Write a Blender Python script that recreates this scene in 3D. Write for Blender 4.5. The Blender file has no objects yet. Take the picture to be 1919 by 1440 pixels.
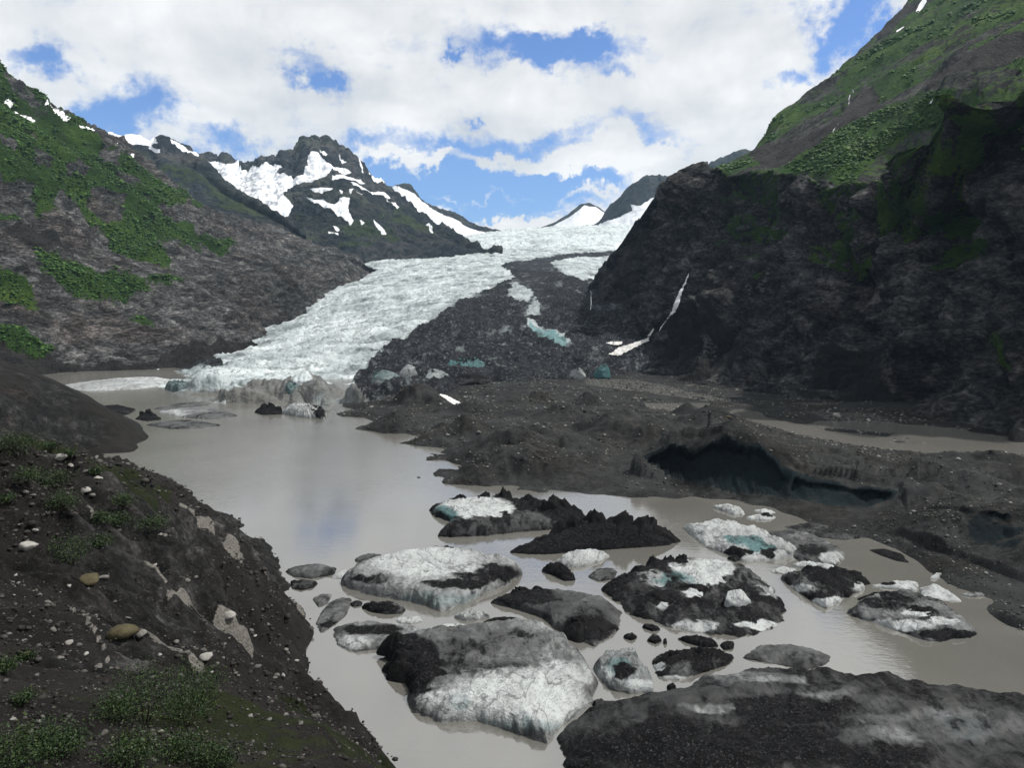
import bpy, math, random
import numpy as np
from mathutils import Vector, Matrix

# ------------------------------------------------------------------ camera, sky, sun, exposure
SC = bpy.context.scene
COL = SC.collection
CAM_H = 60.0                    # metres above the lake
F = 1450.0                      # focal length in photograph pixels (1919 wide)
CX, CY, HORIZON = 959.5, 720.0, 580.0
PITCH = math.atan((CY - HORIZON) / F)

cam_data = bpy.data.cameras.new('camera')
cam_data.sensor_width = 36.0
cam_data.lens = 36.0 * F / 1919.0
cam_data.clip_start = 0.1
cam_data.clip_end = 60000.0
cam = bpy.data.objects.new('camera', cam_data)
COL.objects.link(cam)
cam.location = (0, 0, CAM_H)
cam.rotation_euler = (math.radians(90) - PITCH, 0, 0)
SC.camera = cam

SUN_EL, SUN_AZ = math.radians(56), math.radians(84)      # azimuth clockwise from +Y (view direction)
sun_vec = Vector((math.sin(SUN_AZ) * math.cos(SUN_EL), math.cos(SUN_AZ) * math.cos(SUN_EL), math.sin(SUN_EL)))
sun_data = bpy.data.lights.new('sun', 'SUN')
sun_data.energy = 5.0
sun_data.angle = math.radians(1.5)
sun_data.color = (1.0, 0.95, 0.88)
sun = bpy.data.objects.new('sun', sun_data)
COL.objects.link(sun)
sun.rotation_euler = (-sun_vec).to_track_quat('-Z', 'Y').to_euler()

SC.view_settings.view_transform = 'Standard'
SC.view_settings.look = 'None'
SC.view_settings.gamma = 1.0
SC.view_settings.use_curve_mapping = False
SC.view_settings.exposure = 0.0
SC.cycles.max_bounces = 6
SC.cycles.diffuse_bounces = 2
SC.cycles.glossy_bounces = 2
SC.cycles.transmission_bounces = 2
SC.cycles.volume_bounces = 0
SC.cycles.transparent_max_bounces = 4
SC.cycles.use_denoising = True
SC.cycles.caustics_reflective = False
SC.cycles.caustics_refractive = False


def ray(px, py):
    """world direction through a photograph pixel, scaled so that its Y is 1"""
    px, py = np.asarray(px, float), np.asarray(py, float)
    cx, cy = (px - CX) / F, -(py - CY) / F
    c, s = math.cos(PITCH), math.sin(PITCH)
    y = c + cy * s
    z = -s + cy * c
    return cx / y, z / y


class NT:
    """small node-tree builder"""
    def __init__(self, tree):
        self.t = tree
        tree.nodes.clear()

    def n(self, kind, **kw):
        nd = self.t.nodes.new(kind)
        for k, v in kw.items():
            if k.startswith('i_'):
                key = k[2:].replace('_', ' ')
                self.put(nd.inputs[int(key) if key.isdigit() else key], v)
            else:
                setattr(nd, k, v)
        return nd

    def put(self, sock, v):
        if isinstance(v, bpy.types.NodeSocket):
            self.t.links.new(v, sock)
        elif isinstance(v, bpy.types.Node):
            self.t.links.new(v.outputs[0], sock)
        else:
            if sock.type == 'RGBA' and not hasattr(v, '__len__'):
                v = (v, v, v, 1)
            if sock.type == 'RGBA' and len(v) == 3:
                v = tuple(v) + (1,)
            sock.default_value = v

    def math(self, op, a, b=0.0, c=0.0, clamp=False):
        nd = self.t.nodes.new('ShaderNodeMath')
        nd.operation = op
        nd.use_clamp = clamp
        for i, v in enumerate((a, b, c)):
            self.put(nd.inputs[i], v)
        return nd.outputs[0]

    def mix(self, f, a, b, mode='MIX'):
        nd = self.t.nodes.new('ShaderNodeMix')
        nd.data_type = 'RGBA'
        nd.blend_type = mode
        nd.clamp_factor = True
        self.put(nd.inputs[0], f)
        self.put(nd.inputs[6], a)
        self.put(nd.inputs[7], b)
        return nd.outputs[2]

    def step(self, v, lo, hi):
        nd = self.t.nodes.new('ShaderNodeMapRange')
        nd.interpolation_type = 'SMOOTHSTEP'
        self.put(nd.inputs[0], v)
        self.put(nd.inputs[1], lo)
        self.put(nd.inputs[2], hi)
        return nd.outputs[0]

    def noise(self, vec, scale, detail=4.0, rough=0.55, dist=0.0, kind='FBM'):
        nd = self.t.nodes.new('ShaderNodeTexNoise')
        nd.noise_type = kind
        if vec is not None:
            self.put(nd.inputs['Vector'], vec)
        nd.inputs['Scale'].default_value = scale
        nd.inputs['Detail'].default_value = detail
        nd.inputs['Roughness'].default_value = rough
        nd.inputs['Distortion'].default_value = dist
        return nd.outputs[0]

    def vscale(self, vec, s, rot=(0, 0, 0)):
        nd = self.t.nodes.new('ShaderNodeMapping')
        self.put(nd.inputs['Vector'], vec)
        nd.inputs['Scale'].default_value = s
        nd.inputs['Rotation'].default_value = rot
        return nd.outputs[0]

    def ramp(self, f, stops):
        nd = self.t.nodes.new('ShaderNodeValToRGB')
        self.put(nd.inputs[0], f)
        e = nd.color_ramp.elements
        while len(e) < len(stops):
            e.new(0.5)
        for el, (p, c) in zip(e, stops):
            el.position = p
            el.color = tuple(c) + (1,) if hasattr(c, '__len__') else (c, c, c, 1)
        return nd.outputs[0]


# ---- world: clear-air sky with a broken cloud layer in it
world = bpy.data.worlds.new('World')
SC.world = world
world.use_nodes = True
w = NT(world.node_tree)
sky = w.n('ShaderNodeTexSky', sky_type='NISHITA', sun_disc=False)
sky.sun_elevation = SUN_EL
sky.sun_rotation = SUN_AZ
sky.air_density = 1.0
sky.dust_density = 0.6
sky.ozone_density = 2.0
coord = w.n('ShaderNodeTexCoord').outputs['Generated']
sep = w.n('ShaderNodeSeparateXYZ', i_0=coord)
dx, dy, dz = sep.outputs
zc = w.math('ADD', w.math('MAXIMUM', dz, 0.0), 0.16)
plane = w.n('ShaderNodeCombineXYZ', i_0=w.math('DIVIDE', dx, zc), i_1=w.math('DIVIDE', dy, zc), i_2=0.0).outputs[0]
n_big = w.noise(plane, 1.15, 5.0, 0.58, 0.25)
n_det = w.noise(coord, 9.0, 7.0, 0.62, 0.3)
n_fine = w.noise(w.vscale(coord, (1, 1, 2.4)), 26.0, 3.0, 0.6, 0.4)
ahead = w.step(dy, 0.25, 0.45)
yy = w.math('MAXIMUM', dy, 0.05)
w1 = w.math('SUBTRACT', w.noise(coord, 11.0, 5.0, 0.66), 0.5)
w2 = w.math('SUBTRACT', w.noise(w.vscale(coord, (1, 1, 1), (1.1, 0.4, 0)), 11.0, 5.0, 0.66), 0.5)
gu = w.math('ADD', w.math('DIVIDE', dx, yy), w.math('MULTIPLY', w1, 0.24))
gv = w.math('ADD', w.math('DIVIDE', dz, yy), w.math('MULTIPLY', w2, 0.13))
guv = w.n('ShaderNodeCombineXYZ', i_0=gu, i_1=gv, i_2=0.0).outputs[0]


def spots(lst, fall):
    acc = None
    for gx, gy, rx, ry, dp in lst:
        u, v = ray(gx, gy)
        sx, sy = F / rx, F / ry
        q = w.n('ShaderNodeVectorMath', operation='MULTIPLY_ADD', i_0=guv, i_1=(sx, sy, 0), i_2=(-float(u) * sx, -float(v) * sy, 0)).outputs[0]
        r2 = w.n('ShaderNodeVectorMath', operation='DOT_PRODUCT', i_0=q, i_1=q).outputs['Value']
        g = w.math('POWER', math.exp(-fall), r2)
        acc = w.math('MULTIPLY_ADD', g, dp, 0.0 if acc is None else acc)
    return w.math('MULTIPLY', acc, ahead)


# gaps of clear sky (photograph pixel, half-sizes, depth) turned into directions
GAPS = [(250, 200, 80, 40, 1.0), (185, 235, 70, 26, .55), (85, 128, 48, 26, .8), (20, 100, 60, 20, .5), (588, 136, 50, 24, .95), (575, 92, 40, 16, .35),
        (1050, 98, 130, 27, 1.25), (846, 118, 22, 16, .75), (884, 218, 24, 9, .6), (1605, 40, 60, 60, 1.2),
        (1560, 110, 40, 26, .5), (430, 285, 75, 26, .85), (380, 262, 60, 20, .4), (700, 290, 60, 40, .8), (860, 300, 110, 40, 1.0), (830, 345, 160, 40, 1.0),
        (930, 385, 180, 40, 1.0), (1090, 360, 130, 34, .8), (1215, 262, 90, 28, .6), (1475, 145, 34, 14, .65), (1020, 270, 90, 26, .6), (1160, 150, 40, 14, .4),
        (1110, 150, 60, 20, .35), (560, 240, 60, 16, .2), (310, 160, 50, 24, .25)]
blue = spots(GAPS, 0.9)
# small fair-weather puffs in the clear band
puff = spots([(715, 303, 40, 20, 1.0), (812, 306, 42, 14, .95), (760, 300, 30, 10, .4), (1050, 318, 150, 16, 1.0), (1200, 300, 120, 20, .9), (960, 305, 60, 12, .6), (945, 425, 70, 12, .8), (1100, 378, 80, 10, .6), (900, 383, 60, 6, .4), (1010, 398, 40, 7, .35), (1180, 330, 60, 10, .4)], 1.0)
dens = w.math('ADD', w.math('MULTIPLY', w.math('SUBTRACT', n_big, 0.5), 0.55), 0.52)
dens = w.math('ADD', dens, w.math('MULTIPLY', w.math('SUBTRACT', n_det, 0.5), 0.75))
dens = w.math('ADD', dens, w.math('MULTIPLY', w.math('SUBTRACT', n_fine, 0.5), 0.40))
dens = w.math('SUBTRACT', dens, w.math('MULTIPLY', w.math('MINIMUM', blue, 1.15), 0.62))
dens = w.math('ADD', dens, w.math('MULTIPLY', puff, 0.75))
cover = w.step(dens, -0.02, 0.46)
shade = w.math('ADD', w.math('MULTIPLY', n_det, 0.55), w.math('MULTIPLY', w.noise(plane, 2.0, 3.0, 0.55, 0.3), 0.65))
cloud_col = w.ramp(shade, [(0.40, (0.64, 0.67, 0.71)), (0.58, (0.83, 0.845, 0.86)), (0.74, (1.02, 1.02, 1.015))])
sky_col = w.mix(1.0, sky.outputs[0], (0.080, 0.105, 0.150), 'MULTIPLY')
final = w.mix(cover, sky_col, cloud_col)
bg = w.n('ShaderNodeBackground', i_Color=final, i_Strength=1.0)
w.n('ShaderNodeOutputWorld', i_Surface=bg)
world.cycles.sampling_method = 'MANUAL'
world.cycles.sample_map_resolution = 512

# ------------------------------------------------------------------ numeric helpers
rng = np.random.default_rng(7)
_PERM = np.concatenate([(p := np.random.default_rng(11).permutation(256)), p, p]).astype(np.int32)
_GR = np.random.default_rng(5).normal(size=(256, 3)).astype(np.float32)
_GR /= np.linalg.norm(_GR, axis=1)[:, None]


def gnoise(p):
    """3-D gradient noise, about -0.8..0.8"""
    p = np.asarray(p, np.float32)
    sh = p.shape[:-1]
    p = p.reshape(-1, 3)
    out = np.empty(len(p), np.float32)
    for s in range(0, len(p), 120000):
        q = p[s:s + 120000]
        fl = np.floor(q)
        i = fl.astype(np.int32) & 255
        f = q - fl
        t = f * f * f * (f * (f * 6 - 15) + 10)
        acc = 0
        for cxx in (0, 1):
            wx = t[:, 0] if cxx else 1 - t[:, 0]
            hx = _PERM[i[:, 0] + cxx]
            for cyy in (0, 1):
                wy = wx * (t[:, 1] if cyy else 1 - t[:, 1])
                hy = _PERM[hx + i[:, 1] + cyy]
                for czz in (0, 1):
                    g = _GR[_PERM[hy + i[:, 2] + czz]]
                    d = g[:, 0] * (f[:, 0] - cxx) + g[:, 1] * (f[:, 1] - cyy) + g[:, 2] * (f[:, 2] - czz)
                    acc = acc + d * wy * (t[:, 2] if czz else 1 - t[:, 2])
        out[s:s + 120000] = acc
    return out.reshape(sh)


def fbm(p, scale, octaves=4, gain=0.5, mode='f', lac=2.03, seed=0.0):
    """mode f: fractal, b: billow (round bulges, sharp creases), r: ridged"""
    p = np.asarray(p, np.float32) * np.float32(scale) + np.float32(seed * 17.31)
    a, tot, out = 1.0, 0.0, 0.0
    for o in range(octaves):
        n = gnoise(p)
        if mode == 'b':
            n = np.abs(n) * 2 - 0.45
        elif mode == 'r':
            n = 0.45 - np.abs(n) * 2
        out = out + a * n
        tot += a
        a *= gain
        p = p * lac + 13.7
    return out / tot * 1.4


def pchip(x, xs, ys):
    """monotone-ish cubic through sorted points"""
    xs, ys = np.asarray(xs, float), np.asarray(ys, float)
    h = np.diff(xs)
    d = np.diff(ys) / h
    m = np.zeros_like(ys)
    m[0], m[-1] = d[0], d[-1]
    for k in range(1, len(xs) - 1):
        if d[k - 1] * d[k] > 0:
            w1, w2 = 2 * h[k] + h[k - 1], h[k] + 2 * h[k - 1]
            m[k] = (w1 + w2) / (w1 / d[k - 1] + w2 / d[k])
    x = np.clip(x, xs[0], xs[-1])
    k = np.clip(np.searchsorted(xs, x) - 1, 0, len(h) - 1)
    t = (x - xs[k]) / h[k]
    return ((2 * t ** 3 - 3 * t ** 2 + 1) * ys[k] + (t ** 3 - 2 * t ** 2 + t) * h[k] * m[k]
            + (-2 * t ** 3 + 3 * t ** 2) * ys[k + 1] + (t ** 3 - t ** 2) * h[k] * m[k + 1])


def at_depth(px, py, Y):
    u, v = ray(px, py)
    Y = np.asarray(Y, float)
    return np.stack([u * Y, Y + 0 * u, CAM_H + v * Y], -1)


def at_height(px, py, z=0.0):
    u, v = ray(px, py)
    Y = (np.asarray(z, float) - CAM_H) / v
    return np.stack([u * Y, Y, CAM_H + v * Y], -1)


def to_pixel(V):
    c, s = math.cos(PITCH), math.sin(PITCH)
    x, y, z = V[..., 0], V[..., 1], V[..., 2] - CAM_H
    dep = np.maximum(y * c - z * s, 0.5)
    up = y * s + z * c
    return CX + F * x / dep, CY - F * up / dep


def in_poly(px, py, poly):
    poly = np.asarray(poly, float)
    inside = np.zeros(px.shape, bool)
    x0, y0 = poly[-1]
    for x1, y1 in poly:
        if y0 != y1:
            c = ((y1 > py) != (y0 > py)) & (px < (x0 - x1) * (py - y1) / (y0 - y1) + x1)
            inside ^= c
        x0, y0 = x1, y1
    return inside


def poly_mask(px, py, polys, P, warp, wl, soft=3, oct=4, seed=3):
    """soft 0..1 mask of pixel polygons with edges roughened by noise attached to the ground"""
    allp = np.concatenate([np.asarray(q, float) for q in polys])
    m = warp * 1.3 + 2
    box = (px > allp[:, 0].min() - m) & (px < allp[:, 0].max() + m) & (py > allp[:, 1].min() - m) & (py < allp[:, 1].max() + m)
    out = np.zeros(px.shape)
    if not box.any():
        return out
    Q, qx, qy = P[box], px[box], py[box]
    qx = qx + fbm(Q, 1 / wl, oct, 0.6, seed=seed) * warp
    qy = qy + fbm(Q, 1 / wl, oct, 0.6, seed=seed + 40) * warp * 0.7
    acc = np.zeros(qx.shape)
    j = max(0.6, warp * 0.16)
    offs = [(0, 0), (j, j * .7), (-j, -j * .7), (j, -j * .7), (-j, j * .7)][:soft]
    for ox, oy in offs:
        k = np.zeros(qx.shape, bool)
        for q in polys:
            k |= in_poly(qx + ox, qy + oy, q)
        acc += k
    out[box] = acc / len(offs)
    return out


def line_mask(px, py, line, width):
    line = np.asarray(line, float)
    best = np.full(px.shape, 1e9)
    for a, b in zip(line[:-1], line[1:]):
        d = b - a
        t = np.clip(((px - a[0]) * d[0] + (py - a[1]) * d[1]) / (d @ d + 1e-9), 0, 1)
        best = np.minimum(best, np.hypot(px - a[0] - t * d[0], py - a[1] - t * d[1]))
    return np.clip(1.5 - best / width, 0, 1)


def normals(G):
    du = np.gradient(G, axis=1)
    dv = np.gradient(G, axis=0)
    n = np.cross(du, dv)
    n /= np.linalg.norm(n, axis=-1, keepdims=True) + 1e-9
    return n


def tag(o, label=None, cat=None, group=None, kind=None):
    if label: o['label'] = label
    if cat: o['category'] = cat
    if group: o['group'] = group
    if kind: o['kind'] = kind
    return o


def mesh_obj(name, V, faces, mat, parent=None, mask=None, smooth=True, link=True):
    V = np.asarray(V, np.float32).reshape(-1, 3)
    me = bpy.data.meshes.new(name)
    if isinstance(faces, np.ndarray):
        k = faces.shape[1]
        me.vertices.add(len(V))
        me.vertices.foreach_set('co', V.ravel())
        me.loops.add(faces.size)
        me.loops.foreach_set('vertex_index', faces.astype(np.int32).ravel())
        me.polygons.add(len(faces))
        me.polygons.foreach_set('loop_start', np.arange(0, faces.size, k, dtype=np.int32))
        me.update(calc_edges=True)
        me.validate()
    else:
        me.from_pydata(V.tolist(), [], faces)
    if smooth:
        me.shade_smooth()
    if mask is not None:
        at = me.attributes.new('mask', 'FLOAT_COLOR', 'POINT')
        at.data.foreach_set('color', np.clip(np.asarray(mask, np.float32).reshape(-1, 4), 0, 1).ravel())
    if mat:
        me.materials.append(mat)
    if not link:
        return me
    o = bpy.data.objects.new(name, me)
    COL.objects.link(o)
    if parent:
        o.parent = parent
    return o


def grid_faces(nv, nu, keep=None):
    idx = np.arange(nv * nu).reshape(nv, nu)
    q = np.stack([idx[:-1, :-1], idx[:-1, 1:], idx[1:, 1:], idx[1:, :-1]], -1)
    if keep is not None:
        k = keep[:-1, :-1] | keep[:-1, 1:] | keep[1:, 1:] | keep[1:, :-1]
        q = q[k]
    return q.reshape(-1, 4)


def grid_obj(name, G, mat, mask=None, parent=None, keep=None):
    nv, nu = G.shape[:2]
    f = grid_faces(nv, nu, keep)
    V = G.reshape(-1, 3)
    M = None if mask is None else np.asarray(mask, float).reshape(-1, 4)
    if keep is not None:
        used = np.zeros(len(V), bool)
        used[f] = True
        remap = np.cumsum(used) - 1
        f = remap[f]
        V = V[used]
        M = None if M is None else M[used]
    return mesh_obj(name, V, f, mat, parent, M)


def outward(G, axis, sign):
    n = normals(G)
    return n if n[..., axis].mean() * sign > 0 else -n


def loft(rows, px, tv):
    """rows: control polylines {px: (py, Y)} from the foot up; a smooth surface through them"""
    L = []
    for r in rows:
        off = (0, 0, 0)
        if isinstance(r, tuple):
            r, off = r
        ks = sorted(r)
        py = pchip(px, ks, [r[k][0] for k in ks])
        Y = pchip(px, ks, [r[k][1] for k in ks])
        L.append(at_depth(px, py, Y) + np.array(off))
    return spline_rows(np.array(L), tv)


def spline_rows(L, tv):
    n = len(L)
    k = np.clip(np.floor(tv).astype(int), 0, n - 2)
    t = (tv - k)[:, None, None]
    P0, P1, P2, P3 = L[np.maximum(k - 1, 0)], L[k], L[k + 1], L[np.minimum(k + 2, n - 1)]
    m1, m2 = (P2 - P0) * 0.4, (P3 - P1) * 0.4
    return ((2 * t ** 3 - 3 * t ** 2 + 1) * P1 + (t ** 3 - 2 * t ** 2 + t) * m1
            + (-2 * t ** 3 + 3 * t ** 2) * P2 + (t ** 3 - t ** 2) * m2)


def tvals(*segs):
    """row parameter values: number of steps between consecutive control rows"""
    out = []
    for k, n in enumerate(segs):
        out.append(k + np.arange(n) / n)
    return np.concatenate(out + [[len(segs)]])


class Height:
    """multiquadric height surface through scattered points (x, y, z)"""
    def __init__(self, pts, c=6.0, smooth=0.0, scale=1.0):
        pts = np.asarray(pts, float)
        self.p, self.c, self.s = pts[:, :2] / scale, c / scale, scale
        n = len(pts)
        A = np.zeros((n + 3, n + 3))
        A[:n, :n] = self.phi(self.p, self.p) + smooth * np.eye(n)
        A[:n, n] = 1
        A[:n, n + 1:] = self.p
        A[n:, :n] = A[:n, n:].T
        self.w = np.linalg.solve(A, np.concatenate([pts[:, 2], [0, 0, 0]]))

    def phi(self, a, b):
        d2 = ((a[:, None, :] - b[None]) ** 2).sum(-1)
        return -np.sqrt(d2 + self.c ** 2)

    def __call__(self, x, y):
        q = np.stack([x.ravel(), y.ravel()], -1) / self.s
        out = np.empty(len(q))
        for s in range(0, len(q), 20000):
            b = q[s:s + 20000]
            out[s:s + 20000] = self.phi(b, self.p) @ self.w[:-3] + self.w[-3] + b @ self.w[-2:]
        return out.reshape(x.shape)


# ------------------------------------------------------------------ materials
def new_mat(name):
    m = bpy.data.materials.new(name)
    m.use_nodes = True
    return m, NT(m.node_tree)


def finish(m, t, col, rough=0.9, bump=None, spec=0.2, **kw):
    b = t.n('ShaderNodeBsdfPrincipled')
    t.put(b.inputs['Base Color'], col)
    t.put(b.inputs['Roughness'], rough)
    t.put(b.inputs['Specular IOR Level'], spec)
    for k, v in kw.items():
        t.put(b.inputs[k.replace('_', ' ')], v)
    if bump is not None:
        h, dist, st = bump
        bn = t.n('ShaderNodeBump', i_Height=h, i_Distance=dist, i_Strength=st)
        t.put(b.inputs['Normal'], bn)
    t.n('ShaderNodeOutputMaterial', i_Surface=b)
    return m


def terrain_mat(name, L, rock, tint, veg=((0.012, 0.030, 0.008), (0.035, 0.075, 0.012), (0.10, 0.15, 0.025)), pale=(0.34, 0.33, 0.31), soil=(0.03, 0.028, 0.027), strata=(1, 1, 1), rot=(0, 0, 0), bumpd=None, snow=(0.86, 0.88, 0.90)):
    """rock with plants (mask R), snow (G), bare gravel soil (B) and pale veins (A; on the cliff also painted-in relief); L is the size in metres of the rock texture"""
    m, t = new_mat(name)
    pos = t.n('ShaderNodeNewGeometry').outputs['Position']
    att = t.n('ShaderNodeAttribute', attribute_name='mask')
    rgb = t.n('ShaderNodeSeparateColor', i_0=att.outputs['Color'])
    q = t.vscale(pos, strata, rot)
    n1 = t.noise(q, 1.0 / L, 4.0, 0.62, 0.6)
    n2 = t.noise(q, 5.0 / L, 6.0, 0.68, 0.4)
    n3 = t.noise(pos, 0.25 / L, 3.0, 0.5)
    n4 = t.noise(pos, 22.0 / L, 4.0, 0.7)
    f = t.math('ADD', t.math('MULTIPLY', n1, 0.5), t.math('MULTIPLY', n2, 0.5))
    f = t.math('ADD', t.math('MULTIPLY', t.math('SUBTRACT', f, 0.5), 1.9), 0.5)
    col = t.ramp(f, rock)
    col = t.mix(t.step(t.noise(pos, 0.09 / L, 4.0, 0.6), 0.36, 0.64), t.mix(1.0, col, 0.55, 'MULTIPLY'), col)
    col = t.mix(t.step(n3, 0.48, 0.66), col, t.mix(1.0, col, tint, 'MULTIPLY'))
    col = t.mix(t.math('MULTIPLY', t.step(n4, 0.60, 0.72), 0.55), col, pale)
    so = t.mix(t.step(n4, 0.58, 0.70), soil, tuple(min(1, c * 4.2 + 0.03) for c in soil))
    so = t.mix(t.step(n1, 0.4, 0.65), so, tuple(c * 1.7 for c in soil))
    col = t.mix(t.step(t.math('ADD', rgb.outputs[2], t.math('MULTIPLY', t.math('SUBTRACT', n2, 0.5), 0.9)), 0.35, 0.65), col, so)
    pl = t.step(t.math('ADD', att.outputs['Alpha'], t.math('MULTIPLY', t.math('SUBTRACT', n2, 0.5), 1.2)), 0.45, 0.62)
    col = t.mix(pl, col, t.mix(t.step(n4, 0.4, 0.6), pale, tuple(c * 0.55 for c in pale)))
    vg = t.ramp(t.math('ADD', t.math('MULTIPLY', n2, 0.45), t.math('MULTIPLY', n3, 0.55)), [(0.36, veg[0]), (0.52, veg[1]), (0.70, veg[2])])
    vm = t.step(t.math('ADD', rgb.outputs[0], t.math('MULTIPLY', t.math('SUBTRACT', n2, 0.5), 1.1)), 0.38, 0.58)
    col = t.mix(vm, col, vg)
    sm = t.step(t.math('ADD', rgb.outputs[1], t.math('MULTIPLY', t.math('SUBTRACT', n2, 0.5), 0.5)), 0.42, 0.56)
    col = t.mix(sm, col, snow)
    h = t.math('ADD', t.math('MULTIPLY', n2, 1.0), t.math('MULTIPLY', n4, 0.35))
    h = t.math('MULTIPLY', h, t.math('SUBTRACT', 1.0, t.math('MULTIPLY', sm, 0.85)))
    return finish(m, t, col, 0.88, (h, bumpd if bumpd else L * 0.25, 1.0), 0.10)


def simple_mat(name, c1, c2, scale, rough=0.85, bumpd=0.03, spec=0.2):
    m, t = new_mat(name)
    pos = t.n('ShaderNodeTexCoord').outputs['Object']
    n = t.noise(pos, scale, 6.0, 0.62, 0.3)
    n2 = t.noise(pos, scale * 6, 4.0, 0.6)
    col = t.ramp(t.math('ADD', t.math('MULTIPLY', n, 0.65), t.math('MULTIPLY', n2, 0.35)), [(0.35, c1), (0.65, c2)])
    return finish(m, t, col, rough, (n2, bumpd, 0.7), spec)

# ------------------------------------------------------------------ materials of the setting
M_LEFT = terrain_mat('mountain_rock', 26.0, [(0.30, 0.014), (0.46, 0.050), (0.60, 0.125), (0.76, 0.33)], (1.0, 0.90, 0.86), pale=(0.34, 0.335, 0.33), soil=(0.022, 0.0205, 0.020), strata=(1, 1, 2.6), rot=(0.5, -0.45, 0.3))
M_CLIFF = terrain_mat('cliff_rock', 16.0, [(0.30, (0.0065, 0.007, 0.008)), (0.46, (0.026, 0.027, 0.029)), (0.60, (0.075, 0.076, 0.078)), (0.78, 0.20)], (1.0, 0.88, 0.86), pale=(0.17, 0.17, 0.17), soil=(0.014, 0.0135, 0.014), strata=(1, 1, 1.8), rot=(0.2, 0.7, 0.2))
M_GRASS = terrain_mat('grassy_rock', 40.0, [(0.36, (0.016, 0.018, 0.02)), (0.50, 0.04), (0.64, 0.10)], (0.9, 0.9, 0.85), veg=((0.014, 0.036, 0.012), (0.035, 0.080, 0.014), (0.10, 0.155, 0.03)))
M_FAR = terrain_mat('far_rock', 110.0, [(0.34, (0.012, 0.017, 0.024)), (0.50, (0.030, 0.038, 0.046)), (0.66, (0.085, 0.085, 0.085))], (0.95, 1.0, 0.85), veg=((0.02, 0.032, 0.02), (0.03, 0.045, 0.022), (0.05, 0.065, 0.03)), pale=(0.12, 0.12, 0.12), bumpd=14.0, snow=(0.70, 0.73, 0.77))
M_BANK = terrain_mat('bank_gravel', 5.0, [(0.32, 0.005), (0.50, 0.0145), (0.64, 0.034), (0.80, 0.10)], (1.0, 0.88, 0.83), veg=((0.006, 0.009, 0.004), (0.012, 0.016, 0.006), (0.024, 0.028, 0.011)), pale=(0.16, 0.152, 0.14), soil=(0.0095, 0.0088, 0.0082), bumpd=0.5)
M_MORAINE = terrain_mat('moraine_gravel', 9.0, [(0.30, 0.009), (0.50, 0.020), (0.66, 0.036), (0.84, 0.08)], (1.0, 0.96, 0.88), veg=((0.002, 0.0035, 0.0045), (0.004, 0.008, 0.010), (0.009, 0.019, 0.022)), pale=(0.15, 0.148, 0.135), soil=(0.018, 0.0195, 0.0195), bumpd=0.45)


def ice_mat(name, L, bumpd, clean=(0.66, 0.70, 0.71), grey=(0.20, 0.21, 0.215), teal=(0.07, 0.26, 0.28), debris=(0.010, 0.010, 0.011), stretch=(1, 1, 1), rot=(0, 0, 0)):
    """glacier ice: debris cover (mask R), blue-green bare ice (G), clean white ice (B), brown dust (A)"""
    m, t = new_mat(name)
    pos = t.n('ShaderNodeNewGeometry').outputs['Position']
    att = t.n('ShaderNodeAttribute', attribute_name='mask')
    rgb = t.n('ShaderNodeSeparateColor', i_0=att.outputs['Color'])
    q = t.vscale(pos, stretch, rot)
    n1 = t.noise(q, 1.0 / L, 4.0, 0.62, 0.8)
    n2 = t.noise(q, 4.0 / L, 6.0, 0.68, 0.5)
    n4 = t.noise(pos, 20.0 / L, 4.0, 0.72)
    n5 = t.noise(t.vscale(pos, (1, 0.12, 1), (0, 0, rot[2] + 0.7)), 3.0 / L, 4.0, 0.65, 0.6)
    nd = t.math('ADD', t.math('MULTIPLY', t.math('SUBTRACT', n1, 0.5), 1.0), t.math('MULTIPLY', t.math('SUBTRACT', n2, 0.5), 1.1))
    nd = t.math('ADD', nd, t.math('MULTIPLY', t.math('SUBTRACT', n5, 0.5), 0.7))
    wv = t.math('ADD', t.math('MULTIPLY', rgb.outputs[2], 0.85), nd)
    col = t.ramp(wv, [(0.0, tuple(c * 0.30 for c in grey)), (0.28, grey), (0.62, tuple(g_ * .45 + c * .55 for g_, c in zip(grey, clean))), (1.0, clean)])
    col = t.mix(t.math('MULTIPLY', t.step(n4, 0.50, 0.66), 0.55), col, tuple(c * 0.3 for c in grey))
    tl = t.math('MULTIPLY', t.step(t.math('ADD', rgb.outputs[1], t.math('MULTIPLY', nd, 0.5)), 0.15, 0.95), 0.85)
    col = t.mix(tl, col, t.mix(t.step(n2, .35, .65), tuple(c * .55 for c in teal), teal))
    col = t.mix(t.math('MULTIPLY', t.step(t.math('ADD', att.outputs['Alpha'], nd), 0.30, 0.85), 0.85), col, (0.060, 0.053, 0.044))
    vein = t.step(t.math('ABSOLUTE', t.math('SUBTRACT', t.noise(q, 0.7 / L, 4.0, 0.5, 1.2), 0.5)), 0.018, 0.0)
    col = t.mix(t.math('MULTIPLY', vein, 0.55), col, tuple(c * 0.25 for c in grey))
    db = t.step(t.math('ADD', rgb.outputs[0], t.math('MULTIPLY', nd, 1.05)), 0.30, 0.78)
    dcol = t.mix(t.step(n4, 0.54, 0.68), debris, tuple(c * 9 for c in debris))
    dcol = t.mix(t.step(n2, 0.48, 0.72), dcol, tuple(c * 2.4 for c in debris))
    col = t.mix(db, col, dcol)
    h = t.math('ADD', n2, t.math('MULTIPLY', n4, 0.3))
    rough = t.math('ADD', 0.55, t.math('MULTIPLY', db, 0.4))
    return finish(m, t, col, rough, (h, bumpd, 0.9), t.math('SUBTRACT', 0.25, t.math('MULTIPLY', db, 0.2)))


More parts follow.
